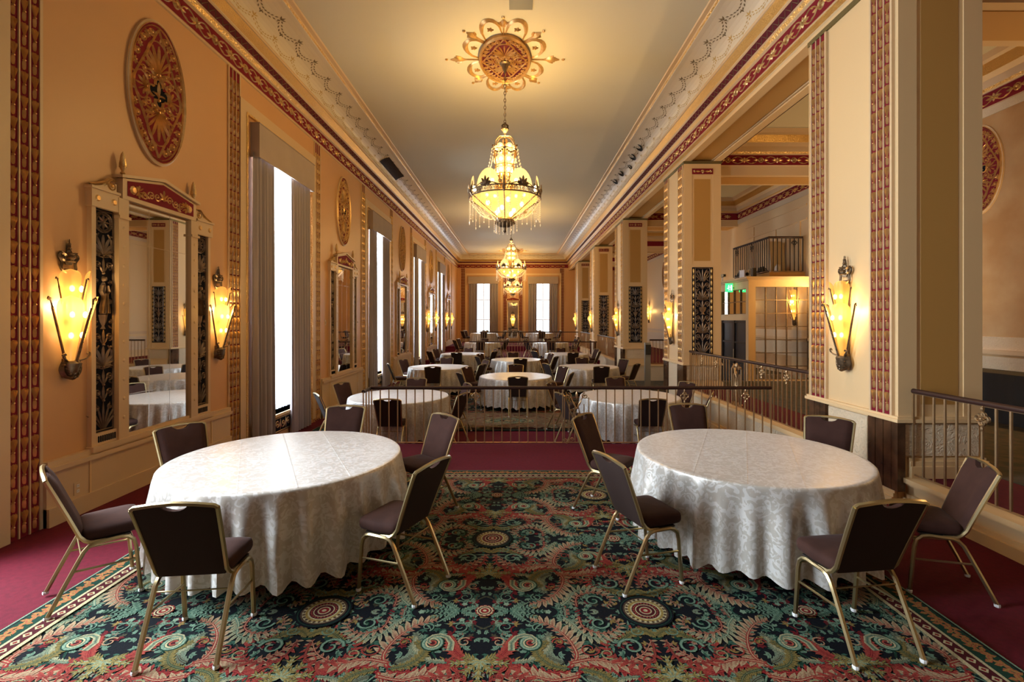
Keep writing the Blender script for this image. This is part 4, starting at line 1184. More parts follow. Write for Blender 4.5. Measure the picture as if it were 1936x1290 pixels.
# ------------------------------------------------------------------ patterned rugs: every leaf is coloured pile laid into one surface
def lin(r, g, b): return tuple((c / 255) ** 2.2 * .70 for c in (r, g, b))
NAVY, GREEN, TEAL, MINT, CREAM, GOLDC, RED, CORAL, BROWN, WINE = lin(12, 17, 24), lin(28, 62, 48), lin(66, 100, 84), lin(128, 152, 126), lin(190, 176, 134), lin(158, 132, 70), lin(128, 33, 37), lin(168, 80, 64), lin(84, 64, 48), lin(78, 24, 30)
class Pat:
    def __init__(s): s.v = []; s.f = []; s.c = []; s.z = 0.0; s.cyc = 0
    def up(s, d=0): pass
    def rib(s, pts, w, cm, ce, cm2=None, ce2=None):
        k = len(pts); o = len(s.v); s.z += 8e-6
        if s.cyc and s.z > s.cyc: s.z = 8e-6
        for i, (x, y) in enumerate(pts):
            a = pts[max(i - 1, 0)]; b = pts[min(i + 1, k - 1)]; dx, dy = b[0] - a[0], b[1] - a[1]; l = hypot(dx, dy) or 1
            nx, ny = -dy / l, dx / l; ww = w[i] if isinstance(w, (list, tuple)) else w
            s.v += [(x + nx * ww, y + ny * ww, s.z), (x, y, s.z), (x - nx * ww, y - ny * ww, s.z)]
            t = i / max(1, k - 1)
            mixc = lambda p, q: p if q is None else tuple(p[j] * (1 - t) + q[j] * t for j in range(3))
            s.c += [mixc(ce, ce2), mixc(cm, cm2), mixc(ce, ce2)]
        for i in range(k - 1): a = o + 3 * i; s.f += [(a, a + 1, a + 4, a + 3), (a + 1, a + 2, a + 5, a + 4)]
    def leaf(s, x, y, ang, l, w, cm, ce, bend=0, n=3, cm2=None, ce2=None):
        pts, ws = [], []; a = ang
        for i in range(n + 1):
            t = i / n; pts.append((x, y)); ws.append(max(w * sin(pi * (t * .9 + .1)) ** .8, w * .05)); a += bend / n; x += cos(a) * l / n; y += sin(a) * l / n
        s.rib(pts, ws, cm, ce, cm2, ce2)
    def disc(s, x, y, r, c, n=14, ry=None):
        s.z += 2e-5
        o = len(s.v); s.v += [(x + r * cos(2 * pi * i / n), y + (ry or r) * sin(2 * pi * i / n), s.z) for i in range(n)]; s.c += [c] * n; s.f.append(tuple(range(o, o + n)))
    def curve(s, P_, n=10):                         # Catmull-Rom through control points
        out = []; Q = [P_[0]] + list(P_) + [P_[-1]]
        for i in range(1, len(Q) - 2):
            for t in [j / n for j in range(n)]:
                out.append(tuple(.5 * (2 * Q[i][d] + (Q[i + 1][d] - Q[i - 1][d]) * t + (2 * Q[i - 1][d] - 5 * Q[i][d] + 4 * Q[i + 1][d] - Q[i + 2][d]) * t * t + (3 * Q[i][d] - Q[i - 1][d] - 3 * Q[i + 1][d] + Q[i + 2][d]) * t ** 3) for d in (0, 1)))
        return out + [tuple(P_[-1])]
    def acanthus(s, P_, w, cb, ct, cmid, n=7, side=0, stepn=6):
        w *= .80; ct = tuple(.72 * a + .28 * b for a, b in zip(ct, cb))
        path = s.curve(P_, n); k = len(path); s.up()
        for i in range(1, k, max(1, k // int(stepn * 2.4))):
            t = i / k; a = path[max(0, i - 1)]; b = path[min(k - 1, i + 1)]; ang = atan2(b[1] - a[1], b[0] - a[0])
            L_ = w * (1.25 * sin(pi * (t * .8 + .15))) * (1 if i % 2 else .7) + w * .3
            for e in ((-1, 1) if side == 0 else (side,)):
                s.leaf(path[i][0], path[i][1], ang + e * .55, L_, L_ * .19, cb, ct, bend=e * .55, n=3, cm2=ct, ce2=ct)
            if side: s.leaf(path[i][0], path[i][1], ang - side * .5, L_ * .5, L_ * .12, cb, ct, bend=-side * .5, n=2)
        s.up(); s.rib(path, [w * .20 * (1 - .8 * j / k) for j in range(k)], cmid, cb)
        s.up(); s.rib(path[1:-1], [w * .045 * (1 - .6 * j / k) for j in range(k - 2)], ct, ct)
    def spiral(s, x, y, r, a0, turns, w, cm, ce):
        n = int(12 * abs(turns)); pts = [(x + (r * (1 - i / n) + .012) * cos(a0 + turns * 2 * pi * i / n), y + (r * (1 - i / n) + .012) * sin(a0 + turns * 2 * pi * i / n)) for i in range(n + 1)]
        s.rib(pts, [w * (1 - .5 * i / n) for i in range(n + 1)], cm, ce)
C = 1.04
def quadrant(fill=620, seed=5, fine=True):
    p = Pat(); R = random.Random(seed)
    cols = [(TEAL, GREEN), (MINT, TEAL), (TEAL, MINT), (GREEN, TEAL), (BROWN, GREEN), (MINT, GREEN), (GOLDC, BROWN), (TEAL, MINT), (TEAL, GREEN), (WINE, RED), (GREEN, GREEN), (MINT, BROWN)]
    p.z = 0; p.cyc = .0006
    for i in range(fill):
        x, y = R.uniform(0, C), R.uniform(0, C); a = R.uniform(0, 2 * pi); c = R.choice(cols); q = R.random()
        if q < .62:
            l = R.uniform(.026, .042)
            for e in (-.9, 0, .9): p.leaf(x, y, a + e, l, .0105, c[0], c[1], n=2)
        elif q < .82:
            for e in range(5): p.leaf(x, y, a + e * 1.257, .022, .010, CORAL if q < .72 else MINT, c[1], n=2)
        else: p.leaf(x, y, a, .10, .007, c[0], c[1], bend=R.uniform(-3, 3), n=4)
    p.z = .0006; p.cyc = 0
    half = Pat(); h = half
    # junction acanthus
    h.acanthus([(.50, .50), (.545, .40), (.50, .25), (.40, .13), (.30, .09)], .085, RED, CREAM, CORAL, side=1)
    h.acanthus([(.50, .50), (.40, .545), (.25, .50), (.14, .45), (.06, .42)], .085, RED, CORAL, RED, side=-1)
    h.acanthus([(.47, .47), (.40, .43), (.36, .34), (.40, .22)], .05, BROWN, MINT, GREEN, side=0)
    h.acanthus([(.18, .47), (.30, .45), (.40, .36), (.40, .26)], .045, TEAL, CREAM, TEAL, side=-1)
    h.acanthus([(.50, .47), (.64, .44), (.78, .47), (.92, .40), (1.0, .28)], .075, RED, CREAM, CORAL, side=1)
    h.acanthus([(1.0, .30), (.97, .44), (.84, .47), (.74, .40), (.74, .29), (.84, .24)], .055, RED, CORAL, BROWN, side=-1)
    h.acanthus([(.50, .06), (.56, .13), (.62, .24), (.73, .26), (.84, .20)], .055, TEAL, CREAM, MINT, side=1)
    h.acanthus([(.60, .05), (.62, .17), (.74, .22), (.84, .14), (.80, .05)], .05, RED, CREAM, RED, side=1)
    h.acanthus([(.80, .30), (.90, .22), (.98, .20), (1.03, .24)], .045, GREEN, GOLDC, GREEN, side=0)
    h.acanthus([(.55, .52), (.66, .56), (.72, .66), (.66, .74)], .045, GREEN, GOLDC, TEAL, side=0)
    for (x, y, r, a0, tn, c1, c2) in ((.62, .36, .05, 0, 1.2, RED, CORAL), (.34, .16, .03, 2, 1.2, MINT, TEAL), (.14, .16, .04, 1, 1.3, TEAL, MINT), (.45, .30, .025, 3, 1.2, CORAL, RED), (.72, .40, .03, 1, 1.2, GOLDC, MINT), (.95, .45, .035, 2, 1.2, RED, CORAL), (.93, .20, .03, 0, 1.2, TEAL, MINT), (.10, .30, .03, 4, 1.2, CORAL, CREAM)):
        h.spiral(x, y, r, a0, tn, .005, c1, c2)
    h.up(); h.spiral(.87, .34, .065, pi, 1.3, .011, MINT, TEAL); h.spiral(.72, .12, .05, 0, 1.3, .009, MINT, TEAL)
    # red flames and gold palmettes on the axes
    h.acanthus([(.06, .47), (.13, .40), (.17, .33), (.19, .26)], .05, RED, CORAL, RED, side=0); h.spiral(.10, .50, .035, 0, 1.1, .010, RED, CORAL)
    for a, l in ((pi / 2, .17), (pi / 2 - .7, .13), (.12, .17), (-.45, .10)):
        h.up(); h.leaf(0, .46, a, l, .016, GOLDC, MINT, n=4)
        for t in (.35, .6, .8):
            for e in (-.8, .8): h.leaf(l * t * cos(a), .46 + l * t * sin(a), a + e, .042, .009, GOLDC, GREEN, n=2)
    for a, l in ((.0, .22), (.35, .18), (.8, .13), (2.7, .12)):
        h.acanthus([(.16, 0), (.16 + .5 * l * cos(a), .5 * l * sin(a)), (.16 + l * cos(a), l * sin(a))], .032, TEAL, MINT, GREEN, n=4, side=0, stepn=4)
    # rings of the volutes
    h.up(.0003)
    for r, c in ((.070, GREEN), (.062, MINT), (.048, TEAL), (.043, CREAM), (.033, GREEN), (.025, CORAL), (.015, WINE)): h.disc(.285, .31, r, c); h.up(.00008)
    h.spiral(.285, .31, .115, 2.6, .62, .02, TEAL, CREAM)
    cen = Pat(); hh = h; h = cen
    def wd(x, y, r, c, q, n=8):
        o = len(cen.v); cen.v += [(x, y, cen.z)] + [(x + r * cos(q + pi / 2 * i / n), y + r * sin(q + pi / 2 * i / n), cen.z) for i in range(n + 1)]; cen.c += [c] * (n + 2); cen.f.append(tuple(range(o, o + n + 2)))
    cen.z = .0072
    for r, c in ((.062, CORAL), (.054, CREAM), (.045, WINE), (.036, CREAM), (.027, RED), (.012, CREAM)): wd(0, 0, r, c, 0); cen.z += .00012
    for i in range(3): cen.disc(.057 * cos(.26 + i * .524), .057 * sin(.26 + i * .524), .007, WINE, 6)
    cen.z = .0072
    for r, c in ((.175, NAVY), (.162, GREEN), (.156, NAVY), (.143, BROWN), (.132, CREAM), (.112, GOLDC), (.098, CREAM), (.088, WINE), (.066, CREAM), (.059, WINE), (.040, CREAM), (.032, RED), (.014, CREAM)): wd(C, 0, r, c, pi / 2); cen.z += .00012
    for i in range(6): a = pi / 2 + .131 + i * .262; cen.disc(C + .121 * cos(a), .121 * sin(a), .010, BROWN, 6); cen.disc(C + .076 * cos(a), .076 * sin(a), .006, CORAL, 5)
    h = hh
    for fl_ in (0, 1):
        o = len(p.v)
        for (x, y, z) in h.v: p.v.append((C - x, C - y, z + p.z + .00033) if fl_ else (x, y, z + p.z))
        p.c += h.c; p.f += [tuple(i + o for i in f) for f in h.f]
    for fl_ in (0, 1):
        o = len(p.v); p.v += [(C - x, C - y, z) if fl_ else (x, y, z) for (x, y, z) in cen.v]; p.c += cen.c; p.f += [tuple(i + o for i in f) for f in cen.f]
    return p
def rug(name, x0, x1, y0, y1, z, ax, ay, q, bw, label, pile=.012, tint=1.0):
    mb = MB(); mb.c = []
    def addp(V, Cc, Fs): mb.add(V, Fs, 'rug'); mb.c.extend([(c[0] * tint, c[1] * tint, c[2] * tint) for c in Cc])
    V = [(x0, y0, z), (x1, y0, z), (x1, y1, z), (x0, y1, z)]
    addp(V + [(a, b, z + pile) for a, b, _ in V], [NAVY] * 8, [(4, 5, 6, 7), (0, 1, 5, 4), (1, 2, 6, 5), (2, 3, 7, 6), (3, 0, 4, 7)])
    zt = z + pile + .0002; zmax = 0
    i0, i1 = int((x0 - ax) // C), int((x1 - ax) // C) + 1; j0, j1 = int((y0 - ay) // C), int((y1 - ay) // C) + 1
    for i in range(i0, i1):
        for j in range(j0, j1):
            mx, my = i % 2, j % 2
            V = [(ax + (i + (C - u if mx else u) / C) * C, ay + (j + (C - v if my else v) / C) * C, zt + w + (mx + 2 * my) * .00025) for (u, v, w) in q.v]
            keep = [all(x0 + bw - .03 <= V[k][0] <= x1 - bw + .03 and y0 + bw - .03 <= V[k][1] <= y1 - bw + .03 for k in f) for f in q.f]
            if not any(keep): continue
            Fs = [f for f, k in zip(q.f, keep) if k]
            used = sorted({k for f in Fs for k in f}); mp = {k: n for n, k in enumerate(used)}
            addp([V[k] for k in used], [q.c[k] for k in used], [tuple(mp[k] for k in f) for f in Fs])
    zb = zt + .012
    # border: nested frames, then leaves and lozenges on them
    def frame(d0, d1, c, zz):
        a = [(x0 + d0, y0 + d0), (x1 - d0, y0 + d0), (x1 - d0, y1 - d0), (x0 + d0, y1 - d0)]; b = [(x0 + d1, y0 + d1), (x1 - d1, y0 + d1), (x1 - d1, y1 - d1), (x0 + d1, y1 - d1)]
        for k in range(4): addp([(*a[k], zz), (*a[(k + 1) % 4], zz), (*b[(k + 1) % 4], zz), (*b[k], zz)], [c] * 4, [(0, 1, 2, 3)])
    zb = z + pile + .0105
    for d0, d1, c in ((0, .012, MINT), (.012, .026, NAVY), (.026, bw * .55, GREEN), (bw * .55, bw * .62, CREAM), (bw * .62, bw * .9, WINE), (bw * .9, bw, CREAM)): frame(d0, d1, c, zb)
    b = Pat(); b.cyc = .0008; R = random.Random(3)
    for (L_, fn) in ((y1 - y0, lambda s, d: (x0 + d, y0 + s)), (y1 - y0, lambda s, d: (x1 - d, y0 + s)), (x1 - x0, lambda s, d: (x0 + s, y1 - d))):
        k = 0; s = bw
        while s < L_ - bw:
            for (d, l, w_, c1, c2) in ((bw * .30, .05, .016, GOLDC, CORAL), (bw * .30, .045, .014, CORAL, GOLDC)):
                x, y = fn(s + (.035 if c1 is CORAL else 0), d + R.uniform(-.02, .02)); aa = R.uniform(0, 6.28)
                for e in (0, 2.1, 4.2): b.leaf(x, y, aa + e, l, w_, c1, c2, n=2)
            x, y = fn(s, bw * .76); b.disc(x, y, bw * .10, CREAM, 4); b.disc(x, y, bw * .05, RED, 4)
            s += .072
    addp([(x, y, zb + .0003 + w) for (x, y, w) in b.v], b.c, b.f)
    me = mb.mesh(name, 0)
    return me
Q1 = quadrant()
me = rug('patterned_rug', -3.12, 2.72, -1.2, 6.05, 0, -.2, 3.13, Q1, .27, '')
o = bpy.data.objects.new('patterned_rug', me); COL.objects.link(o)
tag(o, 'large dark rug with red, green and cream acanthus scrolls under the two nearest tables', 'rug')
Q2 = quadrant(60, 8)
me = rug('patterned_rug', -4.0, 3.6, 9.5, 21.8, LOW, -.2, 12.0, Q2, .27, '')
o = bpy.data.objects.new('patterned_rug', me); COL.objects.link(o)
tag(o, 'long scroll-patterned rug on the sunken floor beyond the railing', 'rug')
# beige oriental runner on the sunken floor
mb = MB(); mb.c = []
zz = LOW + .0225
def addq(V, c, f): mb.add(V, f, 'rug'); mb.c.extend(c)
addq([(-1.6, 9.55, LOW + .013), (1.5, 9.55, LOW + .013), (1.5, 11.3, LOW + .013), (-1.6, 11.3, LOW + .013), (-1.6, 9.55, zz), (1.5, 9.55, zz), (1.5, 11.3, zz), (-1.6, 11.3, zz)], [lin(150, 120, 96)] * 8, [(4, 5, 6, 7), (0, 1, 5, 4), (1, 2, 6, 5), (2, 3, 7, 6), (3, 0, 4, 7)])
pp = Pat(); pp.z = 0; R = random.Random(4)
pp.rib([(-1.55 + 3.0 * t / 20, 9.75 + 1.25 * sin(pi * t / 20)) for t in range(21)], .03, RED, WINE)
for i in range(700):
    x, y = R.uniform(-1.55, 1.45), R.uniform(9.6, 11.25); c = R.choice([CORAL, CREAM, TEAL, MINT, WINE, BROWN])
    for e in (0, 2.1, 4.2): pp.leaf(x, y, e + i, .05, .014, c, CREAM, n=2)
pp.z = .0006
for r, c in ((.55, TEAL), (.50, CREAM), (.42, GREEN), (.34, MINT), (.2, BROWN), (.1, CREAM)): pp.disc(-.15, 10.4, r, c, 24, ry=r * .55); pp.up()
pp.z = .0003
for y in (9.6, 9.68, 9.86): pp.rib([(-1.58, y), (1.48, y)], .012, WINE, WINE)
addq([(x, y, zz + .0003 + w) for x, y, w in pp.v], pp.c, pp.f)
o = obj('runner_rug', mb, smooth=0)
tag(o, 'faded beige and rust floral rug just beyond the railing', 'rug')

# ------------------------------------------------------------------ round tables and cloths
def table_mesh():
    r = thing('round_table', '', 'table')
    t = MB(); t.lathe([(.001, .715), (.90, .715), (.905, .72), (.905, .738), (.90, .742), (.001, .742)], 'board', 40); obj('tabletop', t, r)
    for s in (-1, 1):
        for e in (-1, 1):
            l = MB(); l.tube([(s * .52, e * .38, .714), (s * .56, e * .44, .012), (s * .56, e * .44, 0)], [.014, .014, .018], 'iron', 8); obj('leg', l, r)
        l = MB(); l.tube([(s * .55, -.42, .2), (s * .55, .42, .2)], .009, 'iron', 6); obj('stretcher', l, r)
    return r
def cloth_mesh(seed, hem=.13):
    R = random.Random(seed); n = 220; mb = MB(); V = []; UV = []
    RT = .915
    ks = []; th = 0
    while th < 2 * pi:
        w = R.uniform(.13, .27); ks.append((th, w, R.uniform(.55, 1.25), R.uniform(-.3, .3))); th += w
    tot = th; sc_ = 2 * pi / tot
    ks = [(a * sc_, w * sc_, am, sk) for a, w, am, sk in ks]
    def fold(a):
        a %= 2 * pi
        for (s, w, am, sk) in ks:
            if s <= a < s + w: 
                u = (a - s) / w; u = u ** (1 + sk * .6)
                return am * (sin(pi * u) ** 1.6)
        return 0
    F_ = [fold(2 * pi * i / n) for i in range(n)]
    F_ = [(F_[i - 1] + 2 * F_[i] + F_[(i + 1) % n]) / 4 for i in range(n)]
    hz = [.045 * F_[i] - .02 for i in range(n)]
    rows = [(0, .30), (0, .60), (0, .8), (0, .88), (0, .905)]
    for (_, r) in rows:
        for i in range(n):
            a = 2 * pi * i / n; V.append((r * cos(a), r * sin(a), .7465 if r < .9 else .7455)); UV.append((r * cos(a), r * sin(a)))
    ts = [0.012, .03, .06, .12, .2, .3, .42, .55, .7, .85, 1.0]
    for t in ts:
        for i in range(n):
            a = 2 * pi * i / n; g = min(1, (t / .45)) ** .9 if t > .03 else 0
            r = RT + (.003 if t > .02 else 0) + .008 * g + (.088 * F_[i] - .012) * g * (.55 + .45 * t)
            z = .745 - (.745 - hem + hz[i]) * t
            V.append((r * cos(a), r * sin(a), z)); s = .905 + .62 * t; UV.append((s * cos(a), s * sin(a)))
    nr = len(rows) + len(ts); Fs = [tuple(range(n))]
    for j in range(nr - 1):
        for i in range(n): Fs.append((j * n + i, j * n + (i + 1) % n, (j + 1) * n + (i + 1) % n, (j + 1) * n + i))
    mb.add(V, Fs, 'cloth'); mb.uv = UV
    # pressed creases across the top
    o = Orn()
    for x in (-.36, 0, .36): q = sqrt(.89 ** 2 - x * x); o.rib([(x, -q), (x, 0), (x, q)], .006, .0018)
    k = len(mb.v); mb.orn(o, lambda u, v, h: (u * cos(.5) - v * sin(.5), u * sin(.5) + v * cos(.5), .7467 + h), 'cloth'); mb.uv += [(p_[0], p_[1]) for p_ in mb.v[k:]]
    return mb.mesh('tablecloth', 50)
CLOTHS = [cloth_mesh(s, .13 if s < 3 else .09) for s in (1, 2, 3, 4)]
TABLES = [  # x, y, floor, words
    (-1.91, 4.07, 0, 'the near left table', 'large white table at the front left'), (1.99, 4.17, 0, 'the near right table', ''),
    (-2.18, 9.05, LOW, 'the left table just past the railing', ''), (.0, 12.28, LOW, 'the middle table past the railing', ''), (2.13, 9.05, LOW, 'the right table just past the railing', ''),
    (-2.33, 14.7, LOW, 'the second left table of the sunken floor', ''), (2.22, 14.8, LOW, 'the second right table of the sunken floor', ''), (.03, 17.5, LOW, 'the farther middle table of the sunken floor', ''),
    (-2.25, 20.5, LOW, 'the third left table of the sunken floor', ''), (2.15, 20.5, LOW, 'the third right table of the sunken floor', ''),
    (-1.75, 25.3, 0, 'the left table behind the first far railing', ''), (1.83, 25.3, 0, 'the right table behind the first far railing', ''),
    (-2.1, 32.3, TOP, 'the left table before the end wall', ''), (1.6, 32.3, TOP, 'the right table before the end wall', '')]
tb = table_mesh()
for i, (x, y, z, w, _) in enumerate(TABLES):
    lab = f'round folding table under the cloth, being {w}'
    if i == 0: tb.location = (x, y, z + .016); tb['label'] = lab; tb['group'] = 'round banquet tables'
    else: dup(tb, (x, y, z + (.016 if i < 2 else .022 if z == LOW else 0)), .4 * i, lab, 'round banquet tables')
    zo = .016 if i < 2 else .022 if z == LOW else 0
    mesh_thing('tablecloth', CLOTHS[0 if i == 0 else 1 if i == 1 else 2 + i % 2], (x, y, z + zo), 2.2 * i, f'floor-length white damask cloth on {w}', 'tablecloth', 'white damask tablecloths')

# ------------------------------------------------------------------ banquet chair (y forward, origin on the floor between the feet)
def backy(z): return -.065 - (z - .42) * .37 - .05 * max(0, z - .42) ** 2
def build_chair():
    r = thing('banquet_chair', '', 'chair')
    TW, BW = .218, .188                            # half widths of the back, top and bottom
    def hw(z): return BW + (TW - BW) * (z - .44) / .45
    f = MB()                                       # back frame: two uprights bending under the seat and an arched top rail
    for s in (-1, 1):
        q = [(s * hw(z), backy(z), z) for z in (.875, .75, .62, .52, .47)] + [(s * .190, backy(.43) + .012, .435), (s * .194, -.03, .418), (s * .196, .05, .412)]
        f.tube(q, .0135, 'chair', 6, up=Vector((1, 0, 0)))
    q = [(-TW, backy(.875), .872), (-TW + .015, backy(.88), .884), (-.10, backy(.9), .899), (0, backy(.905), .905), (.10, backy(.9), .899), (TW - .015, backy(.88), .884), (TW, backy(.875), .872)]
    f.tube(q, .0135, 'chair', 6)
    obj('back_frame', f, r)
    # upholstered back with a half-moon hand hole below the rail
    b = MB(); nx, nz = 16, 12; z0 = .432
    def ztop(x): return .884 + .016 * cos(pi * x / .44) - (.040 * sqrt(max(0, 1 - (x / .068) ** 2)) if abs(x) < .068 else 0)
    V = []; Fs = []
    for side in (0, 1):
        for j in range(nz + 1):
            for i in range(nx + 1):
                u = i / nx * 2 - 1; t = j / nz; zt = .455 + t * .43
                x = u * (hw(zt) - .010); zz_ = z0 + t * (ztop(x) - z0); e = min(1, 4.0 * (1 - abs(u))) ** .5 * min(1, 5 * min(t, 1 - t) + .25) ** .5
                y = backy(zz_) + (.006 + .030 * e if side else -.008 - .004 * e)
                V.append((x, y, zz_))
    m = (nx + 1) * (nz + 1)
    fr_, bk = [], []
    for j in range(nz):
        for i in range(nx):
            a = j * (nx + 1) + i; bk.append((a, a + 1, a + nx + 2, a + nx + 1)); fr_.append((m + a, m + a + nx + 1, m + a + nx + 2, m + a + 1))
    edge = [i for i in range(nx + 1)] + [j * (nx + 1) + nx for j in range(1, nz + 1)] + [nz * (nx + 1) + i for i in range(nx - 1, -1, -1)] + [j * (nx + 1) for j in range(nz - 1, 0, -1)]
    rim = [(edge[k], edge[(k + 1) % len(edge)], m + edge[(k + 1) % len(edge)], m + edge[k]) for k in range(len(edge))]
    b.add(V, fr_ + rim, 'velvet'); b.add(V, bk, 'velvetback')
    obj('backrest', b, r, 50)
    # seat cushion
    s_ = MB(); n = 28; rows = [(.86, .425), (.97, .432), (1.0, .448), (1.0, .472), (.975, .490), (.90, .503), (.72, .512), (.40, .517), (.001, .519)]
    V = []; Fs = [tuple(range(n))[::-1]]
    for (k, z) in rows:
        for i in range(n):
            a = 2 * pi * i / n; cx, sy = cos(a), sin(a); p_ = .28
            x = (abs(cx) ** p_) * (1 if cx > 0 else -1); y = (abs(sy) ** p_) * (1 if sy > 0 else -1)
            wx = .212 if y > 0 else .198
            V.append((x * wx * k, .088 + y * .168 * k, z + (.006 if y > .5 and k > .9 else 0)))
    for j in range(len(rows) - 1):
        for i in range(n): Fs.append((j * n + i, j * n + (i + 1) % n, (j + 1) * n + (i + 1) % n, (j + 1) * n + i))
    s_.add(V, Fs, 'velvet'); obj('seat', s_, r, 60)
    # legs: each runs up and bends into half of the seat rail
    for s in (-1, 1):
        X = s * .205
        l = MB(); l.tube([(X, -.235, .012), (X, -.165, .16), (X, -.085, .325), (X, -.062, .37), (X, -.035, .40), (X, .0, .411), (X, .07, .412)], .0155, 'chair', 6, flat=.85, up=Vector((1, 0, 0)))
        ll = obj('leg', l, r)
        g = MB(); g.lathe([(.001, 0), (.017, 0), (.019, .012), (.016, .02)], 'clear', 8, (X, -.236, 0)); obj('glide', g, ll)
        l = MB(); l.tube([(X, .235, .012), (X, .222, .16), (X, .208, .325), (X, .195, .375), (X, .165, .403), (X, .13, .412), (X, .07, .412)], .0155, 'chair', 6, flat=.85, up=Vector((1, 0, 0)))
        ll = obj('leg', l, r)
        g = MB(); g.lathe([(.001, 0), (.017, 0), (.019, .012), (.016, .02)], 'clear', 8, (X, .236, 0)); obj('glide', g, ll)
        t = MB(); t.tube([(X * .985, -.118, .255), (X * .985, .216, .235)], .0075, 'chair', 6); obj('stretcher', t, r)
    t = MB(); t.tube([(-.2, -.075, .345), (.2, -.075, .345)], .005, 'chair', 6); t.tube([(-.2, .20, .36), (.2, .20, .36)], .005, 'chair', 6)
    t.box(-.2, .2, -.02, .18, .413, .424, 'iron'); obj('seat_frame', t, r)
    return r
chair = build_chair(); nchair = 0
def put_chair(x, y, z, rz, label, group):
    global nchair
    if nchair == 0: chair.location = (x, y, z); chair.rotation_euler = (0, 0, rz); chair['label'] = label; chair['group'] = group
    else: dup(chair, (x, y, z), rz, label, group)
    nchair += 1
def by_rear(rx, ry, dx, dy, z, label, group):
    l = hypot(dx, dy); dx, dy = dx / l, dy / l
    put_chair(rx + dx * .235, ry + dy * .235, z, atan2(dy, dx) - pi / 2, label, group)
ZR = .0185
GA, GB = 'chairs round the near left table', 'chairs round the near right table'
BASE = 'brown velvet chair '
for a in ((-1.824, 2.593, -.05, .467, 'its back turned to the camera, in front of the near left table', GA, ZR),
          (-3.085, 3.178, .70, .70, 'seen from the side at the left edge, at the near left table', GA, ZR),
          (-3.20, 4.62, .84, -.55, 'by the nearest wall mirror, behind the near left table', GA, 0),
          (-1.94, 5.52, 0, -1, 'facing the camera behind the near left table', GA, ZR),
          (-.58, 3.358, -.91, .41, 'at the near right side of the near left table, nearer of two', GA, ZR),
          (-.736, 5.0, -.69, -.73, 'at the far right side of the near left table, before the railing', GA, ZR),
          (.675, 3.487, .94, .345, 'nearer of two at the left side of the near right table', GB, ZR),
          (.70, 5.0, .81, -.585, 'farther of two at the left side of the near right table', GB, ZR),
          (2.04, 2.635, -.12, .99, 'its back turned to the camera, in front of the near right table', GB, ZR),
          (3.27, 3.395, -.925, .38, 'by the plinth railing at the right edge, at the near right table', GB, 0),
          (3.22, 4.97, -.66, -.75, 'beside the nearest column, behind the near right table', GB, 0),
          (2.0, 5.63, .02, -1, 'facing the camera behind the near right table', GB, ZR)):
    by_rear(a[0], a[1], a[2], a[3], a[6], BASE + a[4], a[5])
PL = {-90: 'front seat', -30: 'near right seat', 30: 'far right seat', 90: 'back seat', 150: 'far left seat', 210: 'near left seat'}
R = random.Random(11)
FIX = {(2, -90): (-2.05, 7.72, 0, 1), (2, -30): (-.90, 8.32, -.9, .38), (2, 30): (-.96, 9.62, -.85, -.42), (2, 90): (-2.15, 10.48, 0, -1), (2, 150): (-3.50, 9.72, .88, -.45), (2, 210): (-3.42, 8.32, .80, .55),
       (4, -90): (2.2, 7.74, 0, 1), (4, -30): (3.42, 8.42, -.85, .4), (3, -90): (.05, 10.78, 0, 1), (3, 90): (.0, 13.75, 0, -1)}
for ti, (x, y, z, w, _) in enumerate(TABLES):
    if ti < 2: continue
    for ang in (-90, -30, 30, 90, 150, 210):
        a = radians(ang + R.uniform(-5, 5)); d = 1.53 + R.uniform(-.02, .08); zo = .022 if z == LOW else 0
        if ti == 2 and ang in (150, 210): zo = .022
        lab = f'brown velvet chair, {PL[ang]} at {w}'
        if (ti, ang) in FIX: q = FIX[(ti, ang)]; by_rear(q[0], q[1], q[2], q[3], z + zo, lab, 'chairs round ' + w)
        else:
            px, py = x + d * cos(a), y + d * sin(a); yaw = a + pi + R.uniform(-.15, .15)
            by_rear(px, py, cos(yaw), sin(yaw), z + zo, lab, 'chairs round ' + w)

# ------------------------------------------------------------------ railings
def quatrefoil():
    o = Orn()
    for k in range(4): a = k * pi / 2; o.ring(.032 * cos(a), .032 * sin(a), .026, .007, .010, 10, a0=a - 2.2, a1=a + 2.2)
    o.rosette(0, 0, .03, .014, 4); o.disc(0, 0, .012, .02)
    for s in (-1, 1): o.leaf(0, s * .06, s * pi / 2, .05, .012, .014); 
    return o
BAL = MB(); BAL.box(-.008, .008, -.008, .008, .03, .86, 'railbronze'); BAL = BAL.mesh('baluster', 0)
QB = MB(); QB.box(-.008, .008, -.008, .008, .03, .86, 'railbronze')
for s in (-1, 1): QB.orn(quatrefoil(), lambda u, v, h: (u, s * (.009 + h * .8), .745 + v), 'railbronze')
QB.lathe([(.02, .03), (.016, .06), (.008, .09)], 'railbronze', 6); QB = QB.mesh('baluster')
def darkened(me, k):
    d = me.copy(); d.materials.clear(); d.materials.append(M['iron']); d.transform(Matrix.Diagonal((1.3, 1.3, k, 1))); return d
BALD, QBD = darkened(BAL, 1.13), darkened(QB, 1.13)
LY = MB(); ol = Orn()
